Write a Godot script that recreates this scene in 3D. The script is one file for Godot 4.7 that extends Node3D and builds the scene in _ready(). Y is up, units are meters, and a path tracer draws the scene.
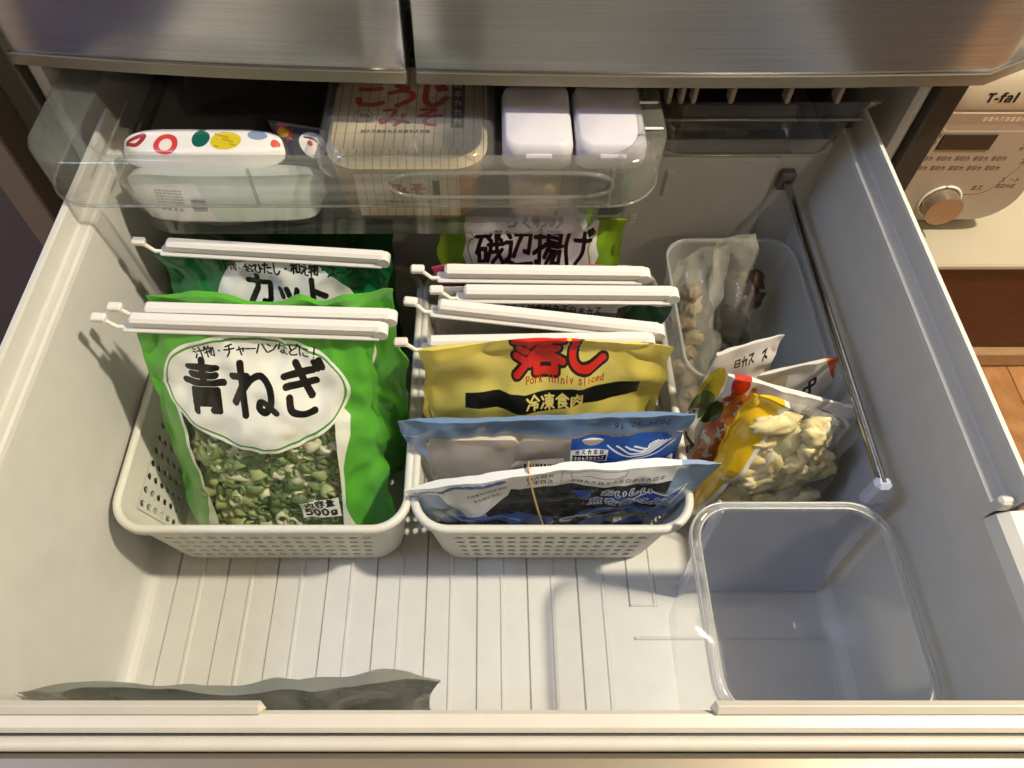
extends Node3D

# ------------------------------------------------------------------ helpers
var names := {}
var rng := RandomNumberGenerator.new()
var M := {}

class Mb:
	var st := SurfaceTool.new()
	var g := 0
	func _init() -> void:
		st.begin(Mesh.PRIMITIVE_TRIANGLES)
	func smooth(k: int) -> void:
		g = k
	func v(p: Vector3, uv: Vector2) -> void:
		st.set_smooth_group(g if g >= 0 else 4294967295)
		st.set_uv(uv)
		st.add_vertex(p)
	func tri(a: Vector3, b: Vector3, c: Vector3, ua := Vector2.ZERO, ub := Vector2.ZERO, uc := Vector2.ZERO) -> void:
		if (b - a).cross(c - a).length_squared() < 1e-18:
			return
		v(a, ua); v(b, ub); v(c, uc)
	func quad(a: Vector3, b: Vector3, c: Vector3, d: Vector3, ua := Vector2(0, 1), ub := Vector2(0, 0), uc := Vector2(1, 0), ud := Vector2(1, 1)) -> void:
		tri(a, b, c, ua, ub, uc)
		tri(a, c, d, ua, uc, ud)
	func mesh() -> ArrayMesh:
		st.generate_normals()
		return st.commit()
	# box with chamfered edges, centre c, size s
	func box(c: Vector3, s: Vector3, ch := 0.0, basis := Basis()) -> void:
		var keep := g
		g = -1
		var h := s / 2.0
		ch = minf(ch, minf(h.x, minf(h.y, h.z)) * 0.95)
		var axes := [Vector3(1, 0, 0), Vector3(0, 1, 0), Vector3(0, 0, 1)]
		var hs := [h.x, h.y, h.z]
		for k in 3:
			for sg in [-1.0, 1.0]:
				var n: Vector3 = axes[k] * sg
				var a: Vector3 = axes[(k + 1) % 3]
				var b: Vector3 = axes[(k + 2) % 3]
				var ha: float = hs[(k + 1) % 3] - ch
				var hb: float = hs[(k + 2) % 3] - ch
				var o: Vector3 = n * hs[k]
				_q(c, basis, o - a * ha - b * hb, o - a * ha + b * hb, o + a * ha + b * hb, o + a * ha - b * hb, n)
		if ch > 0.0:
			for k in 3:
				var e: Vector3 = axes[k] * (hs[k] - ch)
				for s1 in [-1.0, 1.0]:
					for s2 in [-1.0, 1.0]:
						var a: Vector3 = axes[(k + 1) % 3] * s1
						var b: Vector3 = axes[(k + 2) % 3] * s2
						var ha: float = hs[(k + 1) % 3]
						var hb: float = hs[(k + 2) % 3]
						var p1: Vector3 = a * ha + b * (hb - ch)
						var p2: Vector3 = a * (ha - ch) + b * hb
						_q(c, basis, p1 - e, p1 + e, p2 + e, p2 - e, a + b)
			for s0 in [-1.0, 1.0]:
				for s1 in [-1.0, 1.0]:
					for s2 in [-1.0, 1.0]:
						var p := Vector3(h.x * s0, h.y * s1, h.z * s2)
						var dx := Vector3(ch * s0, 0, 0)
						var dy := Vector3(0, ch * s1, 0)
						var dz := Vector3(0, 0, ch * s2)
						var t1 := p - dy - dz
						var t2 := p - dx - dz
						var t3 := p - dx - dy
						if (t2 - t1).cross(t3 - t1).dot(p) > 0.0:
							var q := t2
							t2 = t3
							t3 = q
						tri(c + basis * t1, c + basis * t2, c + basis * t3)
		g = keep
	func _q(c: Vector3, bs: Basis, p1: Vector3, p2: Vector3, p3: Vector3, p4: Vector3, n: Vector3) -> void:
		if (p2 - p1).cross(p3 - p1).dot(n) > 0.0:
			quad(c + bs * p4, c + bs * p3, c + bs * p2, c + bs * p1)
		else:
			quad(c + bs * p1, c + bs * p2, c + bs * p3, c + bs * p4)
	# tube along a path
	func tube(path: Array, r: float, n := 8, cap := true, flat := 1.0) -> void:
		var rings := []
		var up := Vector3(0.13, 1, 0.07).normalized()
		for i in path.size():
			var a: Vector3 = path[maxi(i - 1, 0)]
			var b: Vector3 = path[mini(i + 1, path.size() - 1)]
			var d := (b - a).normalized()
			if absf(d.dot(up)) > 0.96:
				up = Vector3(1, 0.1, 0).normalized()
			var sx := d.cross(up).normalized()
			var sy := sx.cross(d).normalized()
			var ring := []
			for k in n:
				var t := TAU * k / n
				ring.append(path[i] + sx * cos(t) * r + sy * sin(t) * r * flat)
			rings.append(ring)
		for i in rings.size() - 1:
			for k in n:
				var k1 := (k + 1) % n
				quad(rings[i][k], rings[i][k1], rings[i + 1][k1], rings[i + 1][k])
		if cap:
			var keep := g
			g = -1
			for k in range(1, n - 1):
				tri(rings[0][0], rings[0][k + 1], rings[0][k])
				var e: Array = rings[-1]
				tri(e[0], e[k], e[k + 1])
			g = keep
	# rounded rectangle ring: centre, half sizes, radius, height
	static func rr(cx: float, cz: float, hx: float, hz: float, r: float, y: float, seg := 6) -> Array:
		var out := []
		r = minf(r, minf(hx, hz) * 0.999)
		for q in 4:
			var sx: float = [1, -1, -1, 1][q]
			var sz: float = [1, 1, -1, -1][q]
			for k in seg + 1:
				var t := (q + float(k) / seg) * PI / 2.0
				out.append(Vector3(cx + sx * (hx - r) + cos(t) * r, y, cz + sz * (hz - r) + sin(t) * r))
		return out
	func loft(rings: Array, each_sharp := false, cap0 := false, cap1 := false) -> void:
		for i in rings.size() - 1:
			if each_sharp:
				g += 1
			var a: Array = rings[i]
			var b: Array = rings[i + 1]
			var n := a.size()
			for k in n:
				var k1 := (k + 1) % n
				quad(a[k1], b[k1], b[k], a[k], Vector2(float(k + 1) / n, 1), Vector2(float(k + 1) / n, 0), Vector2(float(k) / n, 0), Vector2(float(k) / n, 1))
		if each_sharp:
			g += 1
		if cap0:
			fan(rings[0], true)
		if cap1:
			fan(rings[-1], false)
	func fan(ring: Array, down: bool) -> void:
		var c := Vector3.ZERO
		for p: Vector3 in ring:
			c += p
		c /= ring.size()
		for k in ring.size():
			var p: Vector3 = ring[k]
			var q: Vector3 = ring[(k + 1) % ring.size()]
			if down:
				tri(c, q, p)
			else:
				tri(c, p, q)
	# profile (x,y points) extruded along z from z0 to z1; front faces lie to the left of the direction of travel
	func extrude_z(prof: Array, z0: float, z1: float, sharp := true, flip := false) -> void:
		for i in prof.size() - 1:
			if sharp:
				g += 1
			var a: Vector2 = prof[i]
			var b: Vector2 = prof[i + 1]
			var p := [Vector3(a.x, a.y, z0), Vector3(a.x, a.y, z1), Vector3(b.x, b.y, z1), Vector3(b.x, b.y, z0)]
			if flip:
				quad(p[0], p[1], p[2], p[3])
			else:
				quad(p[3], p[2], p[1], p[0])
	# flat panel with slots: corners seen from the front: bottom left, bottom right, top left, top right
	func perforated(bl: Vector3, br: Vector3, tl: Vector3, tr: Vector3, nx: int, ny: int, fx: float, fy: float, th: float, lens := false, stagger := 0.0) -> void:
		var nrm := (br - bl).cross(tl - bl).normalized()
		var at := func(u: float, w: float, k: float) -> Vector3:
			return bl.lerp(br, u).lerp(tl.lerp(tr, u), w) - nrm * th * k
		g = -1
		for j in ny:
			var off := stagger * (float(j) / maxf(ny - 1, 1) - 0.5)
			for i in nx:
				var u0 := float(i) / nx
				var u1 := float(i + 1) / nx
				var w0 := float(j) / ny
				var w1 := float(j + 1) / ny
				var uc := (u0 + u1) / 2.0 + off / nx
				var wc := (w0 + w1) / 2.0
				var du := (u1 - u0) / 2.0
				var dw := (w1 - w0) / 2.0
				var outer := []
				var inner := []
				var n := 8
				for k in n:
					var t := TAU * (k + 0.5) / n
					var cu := cos(t)
					var cw := sin(t)
					var m := maxf(absf(cu), absf(cw))
					outer.append(Vector2((u0 + u1) / 2.0 + cu / m * du, wc + cw / m * dw))
					if lens:
						inner.append(Vector2(uc + cu * du * fx, wc + cw * dw * fy))
					else:
						inner.append(Vector2(uc + clampf(cu / m * 1.15, -1, 1) * du * fx, wc + cw / m * dw * fy))
				# outer corners
				for k in n:
					var k1 := (k + 1) % n
					var o0: Vector2 = outer[k]
					var o1: Vector2 = outer[k1]
					var i0: Vector2 = inner[k]
					var i1: Vector2 = inner[k1]
					if absf(o0.x - o1.x) > 1e-6 and absf(o0.y - o1.y) > 1e-6:
						var cn := Vector2(o0.x if absf(absf(o0.x - (u0 + u1) / 2.0) - du) < 1e-6 else o1.x, o0.y if absf(absf(o0.y - wc) - dw) < 1e-6 else o1.y)
						for s in 2:
							if s == 0:
								tri(at.call(o0.x, o0.y, 0.0), at.call(o1.x, o1.y, 0.0), at.call(cn.x, cn.y, 0.0))
							else:
								tri(at.call(o0.x, o0.y, 1.0), at.call(cn.x, cn.y, 1.0), at.call(o1.x, o1.y, 1.0))
					quad(at.call(i0.x, i0.y, 0.0), at.call(i1.x, i1.y, 0.0), at.call(o1.x, o1.y, 0.0), at.call(o0.x, o0.y, 0.0))
					quad(at.call(i1.x, i1.y, 1.0), at.call(i0.x, i0.y, 1.0), at.call(o0.x, o0.y, 1.0), at.call(o1.x, o1.y, 1.0))
					quad(at.call(i0.x, i0.y, 1.0), at.call(i1.x, i1.y, 1.0), at.call(i1.x, i1.y, 0.0), at.call(i0.x, i0.y, 0.0))
		g = 0


func numbered(called: String) -> String:
	names[called] = names.get(called, -1) + 1
	return called if names[called] == 0 else "%s_%03d" % [called, names[called]]

func part(called: String, mesh: Mesh, m: Material, parent: Node, at := Vector3.ZERO) -> MeshInstance3D:
	var o := MeshInstance3D.new()
	o.name = called
	o.mesh = mesh
	o.material_override = m
	o.position = at
	parent.add_child(o, true)
	return o

func tag(o: Node, label: String, category: String, group := "", kind := "") -> void:
	if label: o.set_meta("label", label)
	if category: o.set_meta("category", category)
	if group: o.set_meta("group", group)
	if kind: o.set_meta("kind", kind)

func thing(called: String, label: String, category: String, at := Vector3.ZERO, group := "", kind := "") -> Node3D:
	var o := Node3D.new()
	o.name = numbered(called)
	add_child(o)
	o.position = at
	tag(o, label, category, group, kind)
	return o

func single(called: String, mesh: Mesh, m: Material, label: String, category: String, at := Vector3.ZERO, group := "", kind := "") -> MeshInstance3D:
	var o := MeshInstance3D.new()
	o.name = numbered(called)
	o.mesh = mesh
	o.material_override = m
	add_child(o)
	o.position = at
	tag(o, label, category, group, kind)
	return o

func structure(called: String, mesh: Mesh, m: Material, at := Vector3.ZERO) -> MeshInstance3D:
	return single(called, mesh, m, "", "", at, "", "structure")

func mat(c: Color, rough := 0.5, metal := 0.0, alpha := 1.0) -> StandardMaterial3D:
	var m := StandardMaterial3D.new()
	m.albedo_color = Color(c.r, c.g, c.b, alpha)
	m.roughness = rough
	m.metallic = metal
	if alpha < 1.0:
		m.transparency = BaseMaterial3D.TRANSPARENCY_ALPHA
		m.cull_mode = BaseMaterial3D.CULL_DISABLED
	return m

func noise_tex(freq: float, lo: Color, hi: Color, sd := 1, size := 256, normal := false) -> NoiseTexture2D:
	var n := FastNoiseLite.new()
	n.noise_type = FastNoiseLite.TYPE_SIMPLEX_SMOOTH
	n.frequency = freq
	n.fractal_octaves = 4
	n.seed = sd
	var t := NoiseTexture2D.new()
	t.width = size
	t.height = size
	t.seamless = true
	t.noise = n
	if normal:
		t.as_normal_map = true
		t.bump_strength = 4.0
	else:
		var gr := Gradient.new()
		gr.set_color(0, lo)
		gr.set_color(1, hi)
		t.color_ramp = gr
	return t

# plastic with faint mottling, in metres through triplanar mapping
func plastic(c: Color, rough := 0.45, spread := 0.03, sd := 3, scale := 9.0) -> StandardMaterial3D:
	var m := mat(Color.WHITE, rough)
	m.albedo_texture = noise_tex(0.02, Color(c.r - spread, c.g - spread, c.b - spread), Color(minf(c.r + spread, 1), minf(c.g + spread, 1), minf(c.b + spread, 1)), sd)
	m.uv1_triplanar = true
	m.uv1_scale = Vector3.ONE * scale
	return m

func film(c: Color, alpha := 0.12, rough := 0.12, bump := 0.5, sd := 5, scale := 14.0) -> StandardMaterial3D:
	var m := mat(c, rough, 0.0, alpha)
	if bump > 0.0:
		m.normal_enabled = true
		m.normal_scale = bump
		m.normal_texture = film_normal
		m.uv1_triplanar = true
		m.uv1_scale = Vector3.ONE * scale
	return m

var film_normal: Texture2D

# ------------------------------------------------------------------ lettering: strokes on a 100 x 100 field, "l" straight, "c" smooth
var GLYPH := {
	"青": {"l": [[20,14,80,14],[24,28,76,28],[8,42,92,42],[50,2,50,42],[26,56,24,98],[26,56,76,56,76,95,63,95],[26,69,76,69],[26,82,76,82]]},
	"ね": {"l": [[28,4,28,98],[8,28,40,26,8,76]], "c": [[24,56,46,34,70,27,88,46,88,74,74,92,60,86,68,74,97,92]]},
	"ぎ": {"l": [[14,28,76,18],[16,47,82,37],[40,6,70,64],[80,4,86,15],[91,1,97,11]], "c": [[22,66,26,88,50,96,74,91]]},
	"カ": {"l": [[12,30,86,30,82,80,74,94,60,90],[46,5,42,50,14,95]]},
	"ッ": {"l": [[25,45,32,62],[47,40,54,57],[82,42,74,72,42,95]]},
	"ト": {"l": [[40,4,40,97],[42,38,80,60]]},
	"ほ": {"l": [[42,16,92,16],[42,40,92,40]], "c": [[20,8,12,50,18,95],[68,16,68,60,66,85,50,92,42,80,55,72,75,80,94,94]]},
	"う": {"c": [[35,6,65,14],[15,38,50,28,80,38,80,65,40,97]]},
	"れ": {"l": [[28,5,28,97],[8,28,42,26,8,75]], "c": [[24,55,45,35,68,28,72,50,70,85,82,95,96,80]]},
	"ん": {"c": [[52,4,30,50,10,94,28,62,46,52,54,75,64,92,80,88,94,62]]},
	"草": {"l": [[8,16,92,16],[33,4,33,28],[67,4,67,28],[28,34,72,34,72,62,28,62,28,34],[28,48,72,48],[8,76,92,76],[50,62,50,99]]},
	"汁": {"l": [[12,10,26,22],[6,36,20,48],[8,95,26,66],[38,42,96,42],[66,5,66,98]]},
	"物": {"l": [[16,12,8,40],[12,26,44,26],[27,3,27,98],[6,66,46,52],[58,4,46,34],[54,24,94,24,88,92,74,88],[70,26,48,66],[84,28,56,86]]},
	"・": {"l": [[46,50,54,50]]},
	"チ": {"l": [[78,8,24,18],[8,42,92,42],[52,16,52,62,26,97]]},
	"ャ": {"l": [[22,58,86,46,72,70],[42,36,56,98]]},
	"ー": {"l": [[8,50,92,50]]},
	"ハ": {"l": [[34,20,8,86],[62,16,94,86]]},
	"ン": {"l": [[14,16,36,32],[12,90,60,68,92,24]]},
	"に": {"l": [[44,24,88,24]], "c": [[18,8,12,50,20,94],[46,68,50,88,92,86]]},
	"!": {"l": [[50,8,50,64],[50,86,50,90]]},
	"お": {"l": [[10,28,58,28],[74,14,92,30]], "c": [[34,6,34,90,16,88,16,72,50,50,80,56,86,80,60,94]]},
	"ひ": {"c": [[10,22,44,16,24,50,26,84,50,94,72,70,70,16],[70,18,80,44,96,56]]},
	"た": {"l": [[10,22,58,22],[36,6,14,94],[52,44,90,44]], "c": [[50,76,56,92,92,90]]},
	"し": {"c": [[30,6,28,70,44,94,66,88,88,62]]},
	"和": {"l": [[44,6,14,16],[6,34,50,34],[29,12,29,98],[27,38,6,74],[31,40,50,64],[60,22,60,90],[60,22,94,22,94,86,60,86]]},
	"え": {"l": [[38,4,60,14],[18,34,76,34,14,92]], "c": [[44,60,58,66,58,90,90,92]]},
	"ス": {"l": [[16,16,82,16,60,56,10,94],[60,54,92,92]]},
	"プ": {"l": [[12,24,80,24,66,70,30,96]], "c": [[86,6,96,14,88,24,78,16,86,6]]},
	"内": {"l": [[10,26,10,98],[10,26,90,26,90,90,76,92],[50,4,50,26,22,72],[50,36,78,70]]},
	"容": {"l": [[50,2,50,12],[10,26,10,14,90,14,90,26],[32,24,16,40],[66,24,86,40],[50,32,8,66],[50,32,94,66],[28,66,72,66,72,97,28,97,28,66]]},
	"量": {"l": [[28,4,72,4,72,26,28,26,28,4],[28,15,72,15],[6,36,94,36],[26,46,74,46,74,70,26,70,26,46],[26,58,74,58],[50,44,50,96],[20,82,80,82],[8,96,92,96]]},
	"落": {"l": [[6,14,94,14],[33,2,33,26],[67,2,67,26],[14,34,26,42],[8,54,20,62],[8,98,26,74],[56,28,34,60],[48,40,84,40,34,76],[50,46,94,72],[46,70,80,70,80,97,46,97,46,70]]},
	"冷": {"l": [[10,20,24,36],[8,90,26,58],[62,4,34,44],[62,4,96,40],[48,46,76,46],[42,60,86,60,84,82,72,80],[62,60,62,98]]},
	"凍": {"l": [[10,20,22,36],[6,90,24,58],[34,14,96,14],[42,30,88,30,88,62,42,62,42,30],[42,46,88,46],[65,3,65,98],[62,64,34,92],[68,64,96,90]]},
	"食": {"l": [[50,2,8,34],[50,2,94,34],[50,16,50,26],[28,30,74,30,74,60,28,60],[28,44,74,44],[28,30,28,92,52,84],[46,62,92,96],[84,66,66,76]]},
	"肉": {"l": [[12,26,12,98],[12,26,88,26,88,90,74,92],[50,4,50,26,26,54],[50,30,74,52],[50,54,26,84],[50,60,76,84]]},
	"磯": {"l": [[6,12,40,12],[24,12,6,60],[14,50,14,88,36,88,36,50,14,50],[46,40,96,40],[54,6,46,20,56,30],[72,4,76,60,96,94],[86,6,78,20,90,30],[56,40,42,90],[52,60,70,60],[92,56,60,94]]},
	"辺": {"l": [[10,10,20,22],[6,36,24,36,20,76,6,90],[8,86,40,96,96,92],[38,14,90,14,84,66,70,62],[60,14,34,74]]},
	"揚": {"l": [[6,24,36,24],[22,4,22,90,10,86],[4,66,38,50],[50,6,90,6,90,36,50,36,50,6],[50,21,90,21],[42,46,98,46],[58,46,40,76],[52,60,92,60,88,94,76,92],[68,62,46,92],[80,62,62,96]]},
	"げ": {"l": [[42,30,92,28],[84,4,90,14],[94,2,99,11]], "c": [[18,8,12,50,20,94],[70,8,70,60,50,96]]},
	"こ": {"c": [[22,20,50,22,80,18],[18,66,26,88,60,92,88,84]]},
	"じ": {"l": [[62,10,70,24],[78,6,86,20]], "c": [[30,6,28,70,44,94,66,88,88,62]]},
	"み": {"c": [[20,14,54,14,36,60,16,86,8,70,24,58,60,64,96,82],[80,38,76,70,56,96]]},
	"そ": {"l": [[20,48,92,42]], "c": [[28,10,74,10,20,48],[66,44,42,66,46,90,74,96]]},
	"く": {"c": [[70,6,26,50,72,96]]},
	"わ": {"l": [[28,5,28,97],[8,28,42,26,8,75]], "c": [[24,55,46,34,72,28,90,50,84,80,58,96]]},
	"魚": {"l": [[44,2,14,34],[36,12,72,12,60,28],[22,30,78,30,78,68,22,68,22,30],[50,30,50,68],[22,49,78,49],[14,80,8,97],[36,80,38,95],[58,80,64,95],[82,78,94,96]]},
	"を": {"l": [[14,20,78,20],[46,4,18,60]], "c": [[18,60,40,42,56,50,54,74],[88,40,40,66,36,88,60,96,86,94]]},
	"べ": {"l": [[70,22,76,34],[84,16,90,28]], "c": [[6,64,34,30,48,40,96,80]]},
	"よ": {"l": [[54,6,54,78],[54,32,86,30]], "c": [[54,70,50,92,28,94,16,82,30,70,60,76,90,94]]},
	"い": {"c": [[14,16,16,66,30,90,40,74],[72,24,84,46,86,68]]},
	"な": {"l": [[8,24,50,22],[32,5,12,60],[66,14,90,32]], "c": [[64,40,64,78,46,94,30,84,44,70,70,80,88,94]]},
	"ど": {"l": [[22,8,34,48],[80,4,86,15],[91,1,97,11]], "c": [[78,32,26,62,28,88,60,96,84,90]]},
	"ち": {"l": [[10,24,80,20]], "c": [[42,5,24,58,56,44,84,62,72,88,34,96]]},
	"の": {"c": [[50,20,36,72,16,80,12,50,44,18,80,26,88,60,58,94]]},
	"日": {"l": [[22,6,22,96],[22,6,78,6,78,96],[22,50,78,50],[22,94,78,94]]},
	"尾": {"l": [[14,8,86,8,86,30,16,30],[14,8,14,50,4,96],[76,38,34,46],[30,60,86,54],[26,76,92,70],[54,46,54,94,94,92]]},
	"0": {"c": [[50,4,80,30,80,70,50,96,20,70,20,30,50,4]]},
	"1": {"l": [[34,20,54,6,54,97]]},
	"2": {"l": [[20,95,82,95]], "c": [[22,28,50,5,78,26,60,56,20,94]]},
	"5": {"l": [[78,6,28,6,24,46]], "c": [[24,46,50,36,80,58,72,88,42,96,18,86]]},
	"6": {"c": [[70,6,36,36,22,70,50,96,78,72,52,48,26,66]]},
	"8": {"c": [[50,50,76,28,50,5,24,28,50,50,80,74,50,96,20,74,50,50]]},
	"g": {"l": [[78,40,78,90]], "c": [[78,54,50,38,22,60,50,82,78,64],[78,88,56,99,24,95]]},
	"P": {"l": [[22,98,22,5]], "c": [[22,6,70,8,80,30,66,52,22,52]]},
	"T": {"l": [[6,8,94,8],[50,8,50,98]]},
	"o": {"c": [[50,36,78,52,78,80,50,97,22,80,22,52,50,36]]},
	"r": {"l": [[30,36,30,97]], "c": [[30,56,50,38,74,40]]},
	"k": {"l": [[26,4,26,97],[74,36,28,68],[44,60,78,97]]},
	"h": {"l": [[24,4,24,97]], "c": [[24,58,50,38,76,54,76,97]]},
	"i": {"l": [[50,38,50,97],[50,14,50,17]]},
	"n": {"l": [[24,36,24,97]], "c": [[24,58,50,38,76,54,76,97]]},
	"l": {"l": [[50,4,50,97]]},
	"y": {"l": [[22,36,50,80],[80,36,44,99]]},
	"s": {"c": [[74,46,48,36,28,50,50,64,76,80,50,97,22,88]]},
	"c": {"c": [[78,48,50,36,22,56,24,82,52,97,80,86]]},
	"e": {"c": [[22,66,80,64,70,40,40,38,20,66,36,94,78,88]]},
	"d": {"l": [[76,4,76,97]], "c": [[76,54,48,36,22,66,48,97,76,80]]},
	"#": {"l": [[10,20,90,20],[10,50,90,50],[10,80,90,80],[50,5,50,95]]},
	"%": {"l": [[15,15,85,15,85,85,15,85,15,15],[15,50,85,50]]},
	"&": {"l": [[12,12,80,12,40,50,88,90],[20,60,20,96]]},
	"*": {"l": [[10,40,90,40],[40,6,30,96],[66,30,84,92]]},
}

class Tx:
	var im: Image
	var w: int
	var h: int
	var src: Node
	func _init(ww: int, hh: int, c: Color, s: Node) -> void:
		w = ww
		h = hh
		src = s
		im = Image.create_empty(w, h, false, Image.FORMAT_RGBA8)
		im.fill(c)
	func rect(x0: float, y0: float, x1: float, y1: float, c: Color) -> void:
		im.fill_rect(Rect2i(roundi(x0), roundi(y0), maxi(roundi(x1 - x0), 1), maxi(roundi(y1 - y0), 1)), c)
	func disc(x: float, y: float, rx: float, ry: float, c: Color) -> void:
		for j in range(maxi(int(y - ry), 0), mini(int(y + ry) + 1, h)):
			var q := 1.0 - pow((j + 0.5 - y) / ry, 2)
			if q > 0.0:
				var s := rx * sqrt(q)
				var x0 := maxi(roundi(x - s), 0)
				var x1 := mini(roundi(x + s), w)
				if x1 > x0:
					im.fill_rect(Rect2i(x0, j, x1 - x0, 1), c)
	func poly(pts: Array, c: Color) -> void:
		var y0 := 1e9
		var y1 := -1e9
		for p: Vector2 in pts:
			y0 = minf(y0, p.y)
			y1 = maxf(y1, p.y)
		for j in range(maxi(int(y0), 0), mini(int(y1) + 1, h)):
			var xs := []
			var y := j + 0.5
			for i in pts.size():
				var a: Vector2 = pts[i]
				var b: Vector2 = pts[(i + 1) % pts.size()]
				if (a.y <= y) != (b.y <= y):
					xs.append(a.x + (y - a.y) / (b.y - a.y) * (b.x - a.x))
			xs.sort()
			for i in range(0, xs.size() - 1, 2):
				var x0 := maxi(roundi(xs[i]), 0)
				var x1 := mini(roundi(xs[i + 1]), w)
				if x1 > x0:
					im.fill_rect(Rect2i(x0, j, x1 - x0, 1), c)
	func line(pts: Array, r: float, c: Color) -> void:
		for i in maxi(pts.size() - 1, 1):
			var a: Vector2 = pts[i]
			var b: Vector2 = pts[mini(i + 1, pts.size() - 1)]
			var n := maxi(int(a.distance_to(b) / maxf(r * 0.45, 0.6)), 1)
			for k in n + 1:
				var p := a.lerp(b, float(k) / n)
				if r < 0.9:
					if p.x >= 0 and p.y >= 0 and p.x < w and p.y < h:
						im.set_pixel(int(p.x), int(p.y), c)
				else:
					disc(p.x, p.y, r, r, c)
	static func curve(pts: Array, sub := 6) -> Array:
		var out := []
		for i in pts.size() - 1:
			var p0: Vector2 = pts[maxi(i - 1, 0)]
			var p1: Vector2 = pts[i]
			var p2: Vector2 = pts[i + 1]
			var p3: Vector2 = pts[mini(i + 2, pts.size() - 1)]
			for k in sub:
				out.append(p1.cubic_interpolate(p2, p0, p3, float(k) / sub))
		out.append(pts[-1])
		return out
	func glyph(ch: String, x: float, y: float, sx: float, sy: float, wt: float, c: Color, turn := 0.0) -> void:
		var d: Dictionary = src.GLYPH.get(ch, {})
		for kind in d:
			for s: Array in d[kind]:
				var pts := []
				for i in range(0, s.size(), 2):
					var q := Vector2((s[i] / 100.0 - 0.5) * sx, (s[i + 1] / 100.0 - 0.5) * sy).rotated(turn)
					pts.append(Vector2(x + sx / 2.0, y + sy / 2.0) + q)
				line(curve(pts) if kind == "c" and pts.size() > 2 else pts, wt, c)
	# text starting at x,y (top left); advance in pixels; turn in radians turns the whole line
	func text(t: String, x: float, y: float, sx: float, sy: float, adv: float, wt: float, c: Color, turn := 0.0, bow := 0.0) -> void:
		for i in t.length():
			var f := (i - (t.length() - 1) / 2.0)
			var o := Vector2(adv * i, 0).rotated(turn)
			glyph(t[i], x + o.x, y + o.y + bow * f * f, sx, sy, wt, c, turn + bow * f * 2.0 / adv)
	func tex() -> ImageTexture:
		return ImageTexture.create_from_image(im)

func printed(t: Tx, rough := 0.35, see_through := false) -> StandardMaterial3D:
	var m := mat(Color.WHITE, rough)
	m.albedo_texture = t.tex()
	m.texture_repeat = false
	if see_through:
		m.transparency = BaseMaterial3D.TRANSPARENCY_ALPHA
		m.cull_mode = BaseMaterial3D.CULL_DISABLED
	m.clearcoat_enabled = true
	m.clearcoat = 0.6
	m.clearcoat_roughness = 0.18
	return m

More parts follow.
